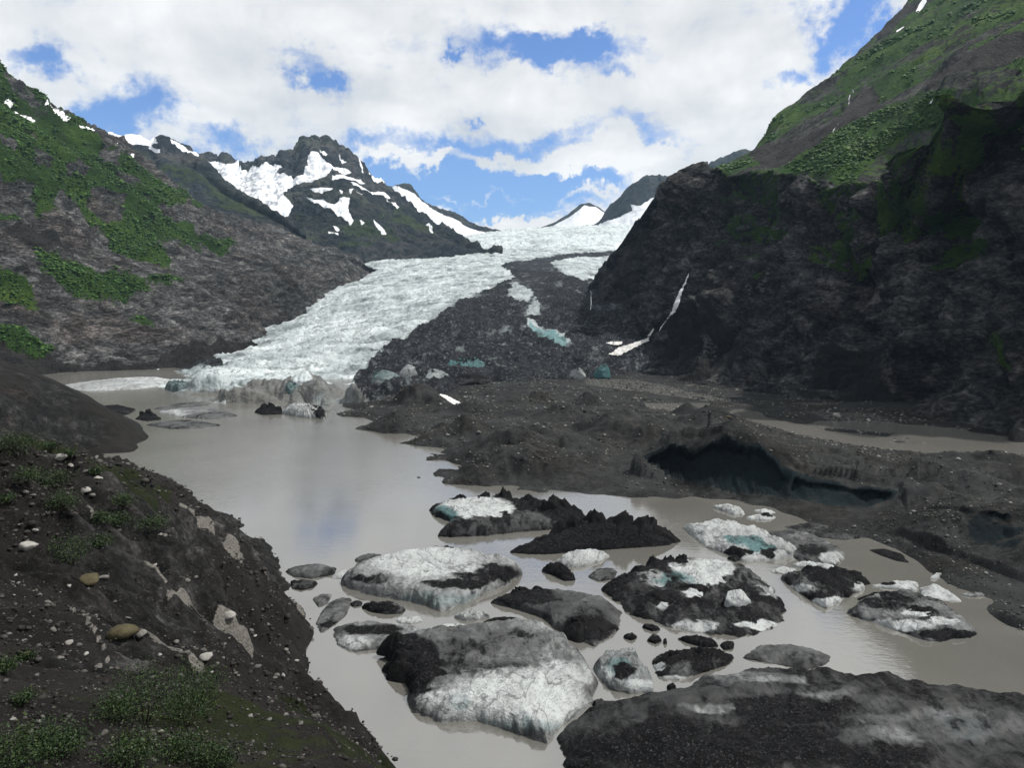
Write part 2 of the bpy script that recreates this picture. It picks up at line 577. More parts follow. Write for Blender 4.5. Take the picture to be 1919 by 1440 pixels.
M_GLACIER = ice_mat('glacier_ice', 60.0, 5.0, clean=(0.64, 0.70, 0.72), grey=(0.24, 0.28, 0.29), debris=(0.014, 0.015, 0.017), stretch=(1.0, 0.55, 1.0), rot=(0, 0, 0.5))
M_BERG = ice_mat('iceberg_ice', 7.0, 0.5, clean=(0.40, 0.425, 0.43), grey=(0.088, 0.092, 0.094), teal=(0.045, 0.14, 0.15), debris=(0.006, 0.006, 0.0065), stretch=(1, 0.6, 1), rot=(0, 0, 0.6))
M_DEBRIS = simple_mat('wet_black_debris', (0.003, 0.003, 0.0032), (0.016, 0.016, 0.0165), 0.5, 0.85, 0.2, 0.05)

# silty lake water: opaque with suspended rock flour, mirror-like where calm
m_, t_ = new_mat('silty_water')
pos = t_.n('ShaderNodeNewGeometry').outputs['Position']
wv = t_.noise(t_.vscale(pos, (0.7, 1.5, 1)), 0.9, 4.0, 0.6)
wv2 = t_.noise(t_.vscale(pos, (1, 2.2, 1), (0, 0, 0.4)), 0.22, 4.0, 0.6)
calm = t_.step(t_.noise(pos, 0.010, 3.0, 0.5), 0.35, 0.62)
hgt = t_.math('ADD', wv, t_.math('MULTIPLY', wv2, 1.5))
silt = t_.mix(t_.step(t_.noise(pos, 0.02, 4.0, 0.55), 0.3, 0.7), (0.105, 0.102, 0.092), (0.128, 0.125, 0.114))
wind = t_.step(t_.n('ShaderNodeSeparateXYZ', i_0=pos).outputs[1], 180.0, 300.0)
M_WATER = finish(m_, t_, silt, t_.math('ADD', 0.035, t_.math('MULTIPLY', wind, 0.13)), None, 0.5, IOR=2.8)
bs = [n for n in m_.node_tree.nodes if n.type == 'BSDF_PRINCIPLED'][0]
bn = t_.n('ShaderNodeBump', i_Height=hgt, i_Distance=0.05)
t_.put(bn.inputs['Strength'], t_.math('ADD', 0.08, t_.math('MULTIPLY', t_.math('ADD', t_.math('MULTIPLY', calm, 0.4), wind), 0.7)))
t_.put(bs.inputs['Normal'], bn)

# ------------------------------------------------------------------ lake
xs = np.linspace(-900, 700, 60)
ys = np.linspace(40, 820, 40)
X, Yg = np.meshgrid(xs, ys)
lake = grid_obj('lake', np.stack([X, Yg, 0 * X], -1), M_WATER)
tag(lake, 'grey silty meltwater lake with floating ice', 'lake', kind='structure')


def flow(P, ax, k):
    """stretch a position field along one direction so noise runs in bands"""
    ax = np.asarray(ax, float)
    ax /= np.linalg.norm(ax)
    return P - (P @ ax)[..., None] * ax * (1 - 1 / k)


# ------------------------------------------------------------------ mountain on the left
foot = {-700: (790, 470), -300: (740, 560), 0: (719, 640), 70: (714, 655), 200: (703, 705), 330: (694, 765), 480: (652, 1000), 600: (594, 1480), 695: (514, 2100), 770: (505, 2350)}
crest = {-700: (-260, 900), -200: (-5, 1150), -60: (82, 1250), 0: (126, 1300), 50: (165, 1340), 100: (198, 1380), 150: (226, 1430), 207: (257, 1480), 275: (300, 1560), 330: (330, 1620), 405: (372, 1720), 470: (396, 1830), 534: (427, 1920), 603: (457, 2000), 663: (483, 2080), 697: (507, 2150), 770: (530, 2400)}


def between(a, b, f, g, keys):
    ka, kb = sorted(a), sorted(b)
    out = {}
    for k in keys:
        pa, Ya = pchip(np.array(float(k)), ka, [a[i][0] for i in ka]), pchip(np.array(float(k)), ka, [a[i][1] for i in ka])
        pb, Yb = pchip(np.array(float(k)), kb, [b[i][0] for i in kb]), pchip(np.array(float(k)), kb, [b[i][1] for i in kb])
        out[k] = (float(pa + (pb - pa) * f), float(Ya + (Yb - Ya) * g))
    return out


keys = [-700, -400, -200, -60, 0, 70, 150, 230, 330, 405, 480, 534, 603, 650, 695, 730, 770]
below = {k: (v[0] + 40, v[1] * 0.985) for k, v in foot.items()}
back = {k: (v[0] + 50, v[1] + 500) for k, v in crest.items()}
px = np.concatenate([np.linspace(-700, -40, 60)[:-1], np.linspace(-40, 770, 500)])
G = loft([below, foot, between(foot, crest, .22, .16, keys), between(foot, crest, .5, .40, keys), between(foot, crest, .78, .70, keys), crest, back], px, tvals(6, 60, 80, 76, 68, 10))
N = outward(G, 2, 1)
sc = np.clip(G[..., 1] / 1300, 0.45, 1.5)
band = flow(G, (0.55, 0.55, -0.62), 2.6)
D = fbm(G, 1 / 420, 3, .5, seed=1) * 50 + fbm(band, 1 / 230, 2, .5, 'b', seed=6) * 34 + fbm(band, 1 / 110, 4, .55, 'b', seed=2) * 24 + fbm(band, 1 / 32, 4, .6, 'b', seed=3) * 15 + fbm(flow(G, (0.5, 0.7, 0.3), 2.2), 1 / 9, 3, .6, 'r', seed=4) * 4.5
PX, PY = to_pixel(G)
tip = np.clip((770 - PX) / 180, 0.25, 1)
G = G + N * (D * tip)[..., None]
# plants, snow and soil where the photograph shows them, fixed to the slope
c1 = lambda L_: [(x / 2.322, y / 2.322 + 100) for x, y in L_]
veg_polys = [c1([(0, 40), (130, 160), (330, 300), (480, 420), (640, 500), (760, 560), (900, 610), (880, 655), (820, 640), (760, 700), (900, 760), (1020, 800), (1000, 835), (860, 790), (720, 770), (820, 870), (660, 850), (560, 800), (480, 720), (350, 650), (200, 640), (120, 560), (0, 520)]),
             c1([(140, 840), (300, 850), (480, 900), (700, 930), (830, 930), (820, 970), (640, 960), (560, 1000), (330, 960), (200, 930)]),
             c1([(0, 880), (150, 940), (200, 1020), (0, 980)]), c1([(-400, 600), (0, 640), (100, 700), (0, 700), (-400, 700)]),
             c1([(0, 1110), (120, 1130), (250, 1200), (180, 1240), (0, 1180)]), c1([(620, 1010), (720, 1040), (700, 1070), (620, 1050)]),
             c1([(-1600, -700), (0, 30), (0, 520), (-1600, 300)])]
V_ = poly_mask(PX, PY, veg_polys, G, 40, 90, 5, 5)
holes = poly_mask(PX, PY, [c1(q) for q in ([(150, 400), (230, 430), (240, 480), (160, 460)], [(290, 450), (390, 470), (390, 530), (300, 510)], [(0, 340), (90, 370), (70, 410), (0, 390)], [(50, 540), (150, 580), (130, 630), (40, 600)], [(510, 510), (600, 530), (640, 570), (530, 560)], [(610, 480), (830, 560), (870, 600), (700, 560)], [(400, 560), (560, 600), (570, 680), (430, 640)], [(430, 410), (520, 440), (540, 480), (460, 470)], [(700, 640), (800, 660), (790, 720), (700, 700)])], G, 14, 40, 3, 3, 9)
steep = np.clip((0.62 - np.abs(normals(G)[..., 2])) * 5, 0, 1)
V_ = np.clip(V_ * (1.2 + fbm(G, 1 / 45, 4, .6, seed=8) * 1.2) - holes * 0.9 - steep * 0.35, 0, 1)
S_ = np.zeros_like(V_)
for ln, wd in (([(85, 195), (105, 207), (128, 222)], 4.5), ([(50, 190), (62, 196), (82, 207)], 2.5), ([(150, 238), (160, 243), (172, 250)], 3), ([(30, 172), (42, 180)], 2.2), ([(218, 272), (232, 284)], 2.2), ([(252, 284), (260, 288)], 2), ([(268, 292), (279, 297)], 2)):
    S_ = np.maximum(S_, line_mask(PX + fbm(G, 1 / 25, 2, seed=5) * 4, PY, ln, wd * .7))
soil = np.clip(poly_mask(PX, PY, [[(-700, 900), (-700, 640), (0, 600), (120, 640), (280, 655), (420, 640), (480, 645), (470, 665), (330, 720), (0, 760)], c1([(0, 740), (200, 700), (450, 820), (330, 830), (150, 830)])], G, 30, 60, 3, 3, 21), 0, 1)
left = grid_obj('left_mountain', G, M_LEFT, np.stack([V_ * (1 - S_), S_, soil * 0.9, 0 * V_], -1))
tag(left, 'steep mountainside with green scrub above bare grey rock', 'mountain', kind='structure')
LEFT_G, LEFT_V = G, V_

# ------------------------------------------------------------------ snowy shoulder behind it
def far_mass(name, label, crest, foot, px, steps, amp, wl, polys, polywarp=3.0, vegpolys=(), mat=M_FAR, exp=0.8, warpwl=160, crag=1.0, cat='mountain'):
    keys = sorted(set(crest) | set(foot))
    cr = between(crest, crest, 0, 0, keys)
    ft = between(foot, foot, 0, 0, keys)
    back = {k: (v[0] + 70, v[1] + 900) for k, v in cr.items()}
    low = {k: (v[0] + 25, v[1] - 20) for k, v in ft.items()}
    G = loft([low, ft, between(ft, cr, .33, .33 * exp, keys), between(ft, cr, .68, .66 * exp + .02, keys), cr, back], px, tvals(4, *steps, 14))
    N = outward(G, 2, 1)
    D = fbm(G, 1 / (wl * 3), 3, .5, seed=31) * amp * 1.2 + fbm(G, 1 / wl, 5, .56, 'r', seed=32) * amp + fbm(flow(G, (0.1, 0.3, -1), 2.5), 3.3 / wl, 4, .6, 'r', seed=33) * amp * .55 * crag
    PX, PY = to_pixel(G)
    jag = fbm(G * np.array([1, .2, .2]), 1 / (wl * .28), 3, .6, 'r', seed=34) * amp * crag * 1.3
    tt = np.linspace(0, 1, len(G))[:, None]
    G = G + N * D[..., None]
    G[..., 2] += jag * np.clip((tt - .70) * 6, 0, 1) * np.clip((.97 - tt) * 12, 0, 1)
    S = poly_mask(PX, PY, polys, G, polywarp, warpwl, 3, 4, 5) if polys else 0 * PX
    V = poly_mask(PX, PY, vegpolys, G, 10, 200, 3, 3, 6) * np.clip(0.42 + fbm(G, 1 / 150, 3, seed=7) * .8, 0, 1) if vegpolys else 0 * PX
    o = grid_obj(name, G, mat, np.stack([V, S, 0 * S, 0 * S], -1))
    tag(o, label, cat, kind='structure')
    return G


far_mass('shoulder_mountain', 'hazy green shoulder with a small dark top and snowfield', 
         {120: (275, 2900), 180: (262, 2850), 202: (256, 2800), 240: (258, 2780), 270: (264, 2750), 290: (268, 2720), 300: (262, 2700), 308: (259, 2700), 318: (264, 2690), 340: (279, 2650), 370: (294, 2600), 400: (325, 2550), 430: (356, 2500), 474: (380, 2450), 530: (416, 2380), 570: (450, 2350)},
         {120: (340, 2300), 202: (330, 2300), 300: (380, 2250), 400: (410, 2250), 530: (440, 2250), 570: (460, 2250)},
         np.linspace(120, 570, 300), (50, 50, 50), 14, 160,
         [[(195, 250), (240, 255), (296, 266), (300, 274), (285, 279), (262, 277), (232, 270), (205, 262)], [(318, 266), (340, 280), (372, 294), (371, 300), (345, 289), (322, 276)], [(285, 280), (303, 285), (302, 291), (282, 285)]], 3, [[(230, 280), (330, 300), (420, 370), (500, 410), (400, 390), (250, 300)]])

# ------------------------------------------------------------------ the peak in the middle, and what stands behind
c1b = c1
peak_snow = [c1(q) for q in (
    [(905, 480), (1040, 500), (1060, 520), (1110, 505), (1160, 490), (1180, 500), (1215, 505), (1235, 500), (1210, 540), (1245, 550), (1290, 560), (1320, 540), (1345, 490), (1370, 450), (1385, 455), (1420, 480), (1450, 500), (1490, 505), (1530, 530), (1480, 535), (1440, 520), (1420, 545), (1380, 560), (1300, 590), (1255, 610), (1240, 640), (1280, 670), (1260, 700), (1230, 745), (1180, 720), (1100, 640), (1020, 600), (960, 530)],
    [(1390, 430), (1430, 455), (1420, 465), (1395, 450)], [(1470, 450), (1500, 480), (1520, 480), (1490, 490)],
    [(1440, 545), (1500, 540), (1570, 560), (1590, 572), (1500, 560), (1440, 562)],
    [(1520, 572), (1590, 590), (1650, 615), (1700, 640), (1690, 648), (1620, 620), (1560, 600)],
    [(1350, 600), (1420, 590), (1450, 605), (1400, 612)],
    [(1330, 625), (1400, 640), (1460, 660), (1480, 640), (1520, 635), (1515, 680), (1535, 740), (1520, 755), (1490, 720), (1440, 680), (1380, 655)],
    [(1540, 610), (1575, 618), (1560, 625)], [(1475, 605), (1495, 608), (1490, 620)], [(1515, 600), (1535, 604), (1525, 615)],
    [(1620, 738), (1650, 765), (1675, 790), (1675, 805), (1650, 785), (1625, 755)],
    [(1550, 738), (1580, 752), (1570, 760)], [(1425, 770), (1475, 790), (1475, 798), (1430, 780)], [(1440, 755), (1480, 765), (1470, 775)],
    [(1680, 645), (1735, 680), (1725, 682), (1690, 660)], [(1600, 530), (1660, 570), (1670, 585), (1620, 555)], [(1545, 470), (1580, 520), (1570, 520)])]
peak_snow.append([(797, 424), (803, 424), (812, 438), (806, 438)])
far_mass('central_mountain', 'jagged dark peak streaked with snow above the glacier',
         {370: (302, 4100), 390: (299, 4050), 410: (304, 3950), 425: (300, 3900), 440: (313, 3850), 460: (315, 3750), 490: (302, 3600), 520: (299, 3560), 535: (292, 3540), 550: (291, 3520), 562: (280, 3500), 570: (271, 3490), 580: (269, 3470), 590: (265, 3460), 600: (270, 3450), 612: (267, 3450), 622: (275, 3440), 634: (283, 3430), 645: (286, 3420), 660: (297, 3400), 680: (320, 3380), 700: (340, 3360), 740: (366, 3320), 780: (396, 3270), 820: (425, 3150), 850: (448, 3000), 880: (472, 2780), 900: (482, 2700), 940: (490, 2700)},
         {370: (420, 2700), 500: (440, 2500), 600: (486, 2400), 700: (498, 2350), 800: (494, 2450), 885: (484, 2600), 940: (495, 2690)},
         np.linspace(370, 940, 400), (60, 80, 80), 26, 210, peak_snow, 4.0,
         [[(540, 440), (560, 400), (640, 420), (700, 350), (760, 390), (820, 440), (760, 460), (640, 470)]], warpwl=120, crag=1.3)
far_mass('ridge_mountain', 'snow ridge running down behind the central peak',
         {700: (352, 4900), 735: (352, 4850), 748: (349, 4800), 757: (346, 4800), 768: (347, 4780), 776: (357, 4750), 790: (374, 4700), 800: (381, 4700), 830: (397, 4650), 850: (402, 4600), 865: (409, 4600), 880: (420, 4550), 910: (431, 4500), 940: (437, 4450), 1000: (441, 4400)},
         {700: (470, 3900), 880: (474, 3700), 940: (462, 3800), 1000: (452, 4000)},
         np.linspace(700, 1000, 260), (40, 50, 50), 15, 190,
         [[(735, 352), (750, 352), (775, 362), (790, 378), (830, 405), (855, 412), (870, 425), (890, 432), (915, 437), (1000, 440), (1000, 480), (860, 480), (820, 440), (760, 385)]], 4)
far_mass('pyramid_mountain', 'small snow pyramid far beyond the icefall',
         {960: (441, 6000), 1010: (432, 5900), 1040: (420, 5800), 1060: (408, 5750), 1078: (394, 5700), 1090: (386, 5700), 1104: (384, 5700), 1118: (390, 5700), 1135: (402, 5700), 1170: (425, 5700), 1210: (435, 5700)},
         {960: (452, 5000), 1210: (452, 5000)}, np.linspace(960, 1210, 200), (30, 40, 40), 10, 260,
         [[(980, 445), (1030, 427), (1075, 402), (1095, 386), (1115, 389), (1150, 412), (1210, 430), (1210, 460), (960, 460)]], 2.5)
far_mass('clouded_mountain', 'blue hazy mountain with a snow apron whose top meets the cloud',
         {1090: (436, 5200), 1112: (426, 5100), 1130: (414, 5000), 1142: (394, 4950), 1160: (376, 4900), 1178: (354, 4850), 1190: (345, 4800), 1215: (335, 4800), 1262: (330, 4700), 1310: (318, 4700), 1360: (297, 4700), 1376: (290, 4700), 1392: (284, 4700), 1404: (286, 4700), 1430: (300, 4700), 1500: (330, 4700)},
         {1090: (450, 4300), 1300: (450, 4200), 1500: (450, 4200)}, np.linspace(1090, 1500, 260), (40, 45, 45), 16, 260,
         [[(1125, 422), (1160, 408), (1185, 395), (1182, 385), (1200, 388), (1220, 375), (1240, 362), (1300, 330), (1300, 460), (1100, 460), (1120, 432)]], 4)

# ------------------------------------------------------------------ glacier
gp = []
for p in [(400, 692, 720), (430, 682, 760), (480, 657, 960), (560, 617, 1200), (610, 582, 1450), (660, 537, 1800), (705, 492, 2300), (550, 690, 735), (650, 642, 950), (750, 592, 1200), (850, 546, 1500), (900, 512, 1900), (800, 491, 2380),
          (885, 481, 2550), (950, 478, 2650), (700, 700, 690), (760, 690, 690), (850, 676, 700), (950, 688, 690), (800, 640, 880), (900, 602, 1030), (1000, 560, 1250), (950, 502, 2000), (1000, 487, 2300), (1060, 480, 2500), (1140, 476, 2650), (1060, 500, 1800),
          (1080, 525, 1500), (1110, 572, 1130), (1050, 640, 850), (1130, 645, 800), (1040, 685, 700), (1150, 690, 690), (1190, 660, 760), (1000, 630, 900), (1060, 590, 1050),
          (640, 735, 590), (560, 722, 610), (480, 722, 620), (400, 716, 640), (350, 716, 640),
          (900, 457, 3200), (1000, 442, 3650), (1060, 431, 3850), (1150, 431, 3750), (1170, 441, 3300), (950, 467, 2900), (1050, 462, 3000), (1130, 467, 2900), (1000, 431, 4100), (940, 438, 4200), (1200, 428, 4100), (1200, 445, 3300)]:
    gp.append(at_depth(*p))
for p in [(320, 728, -2), (345, 737, -2), (380, 744, -2), (440, 752, -2), (520, 757, -2), (600, 764, -2), (650, 762, -2)]:
    gp.append(at_height(*p))
for p in [(700, 735, 1), (760, 728, 1), (850, 720, 1), (950, 716, 1), (1050, 714, 1), (1150, 708, 1), (1220, 703, 1)]:
    gp.append(at_height(*p))
for (x, y, z) in [(-240, 480, -20), (-100, 450, -15), (60, 520, -15), (160, 560, -12), (-330, 700, -15), (-560, 1300, 0), (-600, 1900, 60), (-640, 2600, 150), (300, 1000, 20), (420, 1500, 60), (560, 2200, 130), (700, 3000, 200), (-700, 3400, 280), (900, 4000, 350), (0, 4800, 470), (-600, 4800, 420), (800, 4800, 420)]:
    gp.append(np.array([x, y, z], float))
for p in [(380, 728, 4), (440, 738, 5), (500, 744, 4), (560, 748, 4.5), (610, 754, 5), (650, 755, 4.5), (690, 745, 4.5), (600, 730, 8), (660, 732, 8), (540, 730, 7), (720, 725, 7)]:
    gp.append(at_height(*p))
for a in range(360, 740, 40):
    gp.append(at_height(a, 786 if a < 640 else 776, -9))
    gp.append(at_height(a, 812, -14))
HG = Height(gp, 10.0, 0.3)
u = np.linspace(-0.46, 0.24, 500)
Yr = np.exp(np.linspace(math.log(430), math.log(4700), 540))
U, YY = np.meshgrid(u, Yr)
X = U * YY
Z = HG(X, YY)
P3 = np.stack([X, YY, Z], -1)
PX, PY = to_pixel(P3)
gdark = [[(1010, 484), (1140, 475), (1180, 474), (1180, 478), (1090, 482), (1030, 492), (1060, 515), (1095, 528), (1130, 522), (1260, 600), (1300, 740), (740, 800), (700, 770), (672, 745), (660, 712), (690, 690), (720, 655), (790, 615), (860, 570), (925, 540), (965, 520), (938, 500), (965, 490)], [(300, 705), (330, 682), (400, 680), (430, 688), (380, 694), (330, 700)]]
DK = poly_mask(PX, PY, gdark, P3, 9, 60, 4, 4, 11)
MED = line_mask(PX, PY, [(1220, 476), (1140, 477), (1080, 480), (1020, 487)], 4)
BR = poly_mask(PX, PY, [[(470, 732), (540, 724), (600, 722), (700, 730), (700, 790), (440, 790), (420, 750)], [(300, 740), (420, 738), (430, 760), (330, 760)], [(820, 700), (900, 690), (1100, 695), (1200, 700), (1230, 730), (800, 730)]], P3, 8, 30, 3, 3, 13)
frontm = np.clip((700 - YY) / 60, 0, 1)
fs = np.clip(Z / 1.6, 0, 1)
Z = Z + frontm * fs * fs * (3 - 2 * fs) * np.where(PX < 690, 4.5, 5.5) * np.clip(0.7 + fbm(P3, 1 / 40, 2, seed=50) * 1.2, 0.2, 1.3)
P3[..., 2] = Z
fl = flow(P3, (0.45, -0.85, 0.0), 0.45)
crev = fbm(fl, 1 / 70, 5, .58, 'r', seed=51) * 11.0 + fbm(flow(P3, (1, 0.25, 0), 2.6), 1 / 26, 4, .6, 'r', seed=52) * 6.5 + fbm(P3, 1 / 190, 3, .5, seed=53) * 10
rug = fbm(P3, 1 / 55, 5, .58, 'r', seed=54) * 17 + fbm(P3, 1 / 16, 3, .6, 'b', seed=55) * 2.5
icefall = np.clip((YY - 2750) / 300, 0, 1)
ledge = fbm(flow(P3, (1, 0, 0), 2.2), 1 / 120, 5, .62, 'r', seed=56) * 26 * icefall
near = np.clip((YY - 480) / 220, 0.45, 1)
smoothdark = np.clip(line_mask(PX, PY, [(1100, 480), (1000, 495), (1000, 520)], 34), 0, 1)
Z = Z + np.clip((640 - YY) / 80, 0, 1) * np.clip((Z + 2) / 4, 0, 1) * (fbm(P3 * np.array([1, .5, 0]), 1 / 13, 4, .6, 'r', seed=60) * 4.5 + fbm(P3 * np.array([1, 1, 0]), 1 / 5, 2, .6, 'b', seed=61) * 1.5)
Z = Z + (crev * (1 - DK) + rug * DK * (1 - 0.8 * smoothdark)) * near + ledge
# terminal ice cliffs: where the front drops to the shore, steepen it
P3[..., 2] = Z
BL = np.clip(fbm(P3, 1 / 45, 4, seed=57) * 1.1 - 0.22, 0, 1) * (1 - DK) + icefall * 0.22
for q, s in (([(690, 700), (725, 690), (740, 718), (700, 722)], .9), ([(990, 610), (1040, 625), (1070, 655), (1030, 660), (1000, 640)], .75), ([(1010, 610), (1060, 640), (1040, 650)], .6)):
    BL = np.maximum(BL, poly_mask(PX, PY, [q], P3, 6, 20, 3, 3, 17) * s)
GREYS = poly_mask(PX, PY, [[(985, 605), (1040, 620), (1080, 655), (1060, 662), (1010, 640)], [(960, 530), (1000, 545), (990, 575), (950, 560)], [(1000, 560), (1015, 590), (985, 600)]], P3, 10, 22, 3, 4, 19)
DK = np.clip(np.maximum(DK - GREYS * 0.55, MED), 0, 1)
WH = np.clip(0.55 + fbm(fl, 1 / 110, 5, .6, seed=58) * 0.8 + 0.3 * icefall, 0, 1)
fadeD = np.clip(DK * (0.86 + fbm(P3, 1 / 25, 4, seed=59) * 0.35), 0, 1)
glacier = bpy.data.objects.new('glacier', None)
COL.objects.link(glacier)
glacier.location = (0, 600, 0)
tag(glacier, 'long valley glacier of crevassed white ice with a dark debris lobe', 'glacier', kind='structure')
G2 = P3.copy()
gi = grid_obj('ice_surface', G2 - np.array([0, 600, 0]), M_GLACIER, np.stack([fadeD, BL, WH, BR * .8], -1), glacier, keep=Z > -4)
GLAC = P3

# ------------------------------------------------------------------ rock wall on the right and the grassy mountain above it
cfoot = {1060: (575, 1500), 1095: (566, 1350), 1115: (612, 1050), 1150: (664, 800), 1220: (708, 660), 1300: (734, 590), 1420: (749, 520), 1560: (760, 465), 1700: (790, 390), 1850: (826, 330), 1919: (838, 314), 2600: (930, 250)}
cbrow = {1060: (560, 1450), 1095: (538, 1400), 1110: (512, 1380), 1130: (482, 1350), 1165: (440, 1250), 1200: (395, 1150), 1235: (352, 1060), 1270: (324, 980), 1310: (308, 920), 1350: (302, 880), 1400: (298, 830), 1430: (300, 800), 1500: (318, 720), 1580: (336, 650), 1660: (340, 575), 1720: (305, 505), 1760: (240, 465), 1790: (192, 445), 1830: (150, 425), 1860: (128, 410), 1919: (95, 400), 2100: (20, 390), 2600: (-150, 380)}
keys = sorted(set(cfoot) | set(cbrow))
below = {k: (v[0] + 40, v[1] * 0.98) for k, v in cfoot.items()}
backr = (cbrow, (25, 110, -70))
px = np.concatenate([np.linspace(1060, 1925, 600), np.linspace(1925, 2600, 50)[1:]])
G = loft([below, cfoot, between(cfoot, cbrow, .20, .30, keys), between(cfoot, cbrow, .48, .58, keys), between(cfoot, cbrow, .76, .82, keys), cbrow, backr], px, tvals(6, 76, 100, 96, 88, 14))
N = outward(G, 1, -1)
PX, PY = to_pixel(G)
rib = flow(G, (0.35, 0.5, 0.85), 2.4)
fadeb = np.clip((1 - np.linspace(0, 1, len(G))[:, None]) * 4.2 + .3, 0, 1)
D = (fbm(rib, 1 / 150, 3, .5, 'b', seed=61) * 70 + fbm(flow(G, (0.3, 0.3, 0.9), 1.5), 1 / 48, 3, .52, 'b', seed=62) * 40) * fadeb + fbm(G, 1 / 17, 4, .56, 'b', seed=63) * 6.5 + fbm(flow(G, (0.6, 0.6, -0.3), 2.0), 1 / 4.5, 3, .6, 'r', seed=64) * 0.9
edge = np.clip((PX - 1060) / 90, 0.2, 1) * np.clip(np.linspace(-0.05, 3, len(G))[:, None] + 0.25, 0.15, 1)
G = G + N * (D * edge)[..., None]
c3 = lambda L_: [(x / 2.182 + 1050, y / 2.182 + 200) for x, y in L_]
vp = [c3([(580, 330), (700, 330), (760, 340), (720, 390), (640, 380)]), c3([(690, 260), (860, 250), (980, 270), (900, 290), (720, 300)]), c3([(720, 420), (800, 400), (850, 470), (830, 510), (720, 510), (560, 560), (640, 520)]),
      c3([(690, 650), (800, 590), (830, 600), (760, 650)]), c3([(790, 700), (830, 670), (820, 710)]), c3([(1040, 470), (1180, 480), (1170, 580), (1060, 600), (950, 600), (1000, 510)]),
      c3([(1150, 300), (1350, 250), (1480, 300), (1420, 380), (1330, 400), (1340, 330), (1230, 300)]), c3([(1330, 400), (1450, 420), (1530, 560), (1480, 640), (1410, 640), (1360, 520)]),
      c3([(1780, 60), (1896, 20), (1896, 200), (1820, 190)]), c3([(1600, 900), (1680, 850), (1700, 1000), (1640, 1050)])]
V_ = poly_mask(PX, PY, vp, G, 26, 26, 5, 5, 23) * np.clip(.55 + fbm(G, 1 / 11, 4, .6, seed=26) * 2.2, 0, 1.2)
V_ = np.maximum(V_, (np.linspace(0, 1, len(G))[:, None] > .955) * np.clip((PX - 1330) / 60, 0, 1) * np.clip(.35 + fbm(G, 1 / 16, 4, .6, seed=28) * 1.4, 0, .9))
upn = np.abs(normals(G)[..., 2])
V_ = np.clip(V_ * (0.75 + upn) + fbm(G, 1 / 14, 3, seed=24) * 0.3 * (V_ > 0), 0, 1)
soil = poly_mask(PX, PY, [c3([(480, 830), (700, 900), (760, 1000), (560, 1100), (450, 1080), (380, 950)]), c3([(1000, 900), (1300, 950), (1250, 1200), (1000, 1180), (900, 1100)]), [(1400, 735), (1919, 780), (1919, 860), (1400, 780)]], G, 25, 40, 3, 3, 25)
cliff = grid_obj('rocky_mountain', G, M_CLIFF, np.stack([V_, 0 * V_, soil * .7, np.clip(fbm(flow(G, (0.35, 0.5, 0.85), 2.6), 1 / 34, 5, .6, seed=29) * 1.5 - .02, 0, .62)], -1))  # pale streaks in the rock colour, partly standing in for light on the bulges
tag(cliff, 'dark bulging rock wall with mossy ledges above the outwash plain', 'mountain', kind='structure')
CLIFF_G, CLIFF_V = G, V_

brow2 = {k: (v[0] + 60, v[1] + 25) for k, v in cbrow.items() if 1270 <= k <= 1500}
brow2.update({1580: (356, 665), 1660: (385, 650), 1720: (400, 620), 1790: (390, 590), 1860: (350, 570), 1919: (320, 560), 2600: (200, 520)})
gmid = {1270: (345, 1150), 1350: (318, 1120), 1400: (305, 1100), 1440: (292, 1100), 1500: (272, 1020), 1600: (232, 930), 1700: (190, 850), 1760: (160, 800), 1800: (130, 770), 1919: (70, 740), 2600: (-150, 700)}
gtop = {1270: (350, 1400), 1350: (322, 1350), 1400: (304, 1350), 1425: (284, 1400), 1440: (264, 1420), 1470: (226, 1460), 1500: (203, 1490), 1550: (152, 1560), 1600: (101, 1620), 1650: (50, 1690), 1700: (2, 1750), 1800: (-92, 1850), 1919: (-205, 1900), 2600: (-500, 1900)}
keys = sorted(set(brow2) | set(gmid) | set(gtop))
px = np.concatenate([np.linspace(1270, 1925, 360), np.linspace(1925, 2600, 40)[1:]])
gback = {k: (v[0] + 60, v[1] + 500) for k, v in gtop.items()}
G = loft([brow2, between(brow2, gmid, .5, .45, keys), gmid, between(gmid, gtop, .5, .5, keys), gtop, gback], px, tvals(46, 54, 54, 70, 10))
N = outward(G, 2, 1)
PX, PY = to_pixel(G)
sl = flow(G, (-0.6, -0.45, -0.6), 3.0)
D = fbm(G, 1 / 260, 3, .5, seed=71) * 30 + fbm(sl, 1 / 75, 4, .55, 'r', seed=72) * 13 + fbm(sl, 1 / 20, 4, .58, seed=73) * 5
D *= np.clip((PX - 1270) / 120, 0.2, 1)
G = G + N * D[..., None]
c9 = lambda L_: [(x / 1.883 + 900, y / 1.883) for x, y in L_]
bright = [c9([(1060, 600), (1200, 520), (1330, 440), (1480, 380), (1680, 320), (1640, 420), (1520, 480), (1400, 560), (1330, 620), (1200, 620)]), c9([(1260, 330), (1360, 250), (1300, 320)]), c9([(1350, 200), (1480, 140), (1420, 190)]), c9([(1440, 290), (1560, 250), (1540, 300)]), c9([(1700, 90), (1919, 0), (1919, 60), (1780, 110)]), c9([(1830, 220), (1919, 170), (1919, 230)]), c9([(1600, 110), (1700, 90), (1650, 160)])]
V_ = np.clip(0.50 + fbm(G, 1 / 120, 4, .55, seed=75) * 0.9, 0, 1)
V_ = np.maximum(V_, poly_mask(PX, PY, bright, G, 14, 60, 3, 4, 27))
bare = poly_mask(PX, PY, [c9([(970, 545), (1130, 500), (1250, 440), (1330, 370), (1400, 330), (1420, 390), (1300, 450), (1200, 520), (1050, 590), (960, 580)]), c9([(1700, 190), (1919, 120), (1900, 170), (1700, 270), (1560, 330)]), c9([(1370, 120), (1500, 10), (1560, 0), (1480, 70), (1400, 140)])], G, 14, 60, 3, 3, 29)
V_ = np.clip(V_ - bare * 0.7, 0, 1)
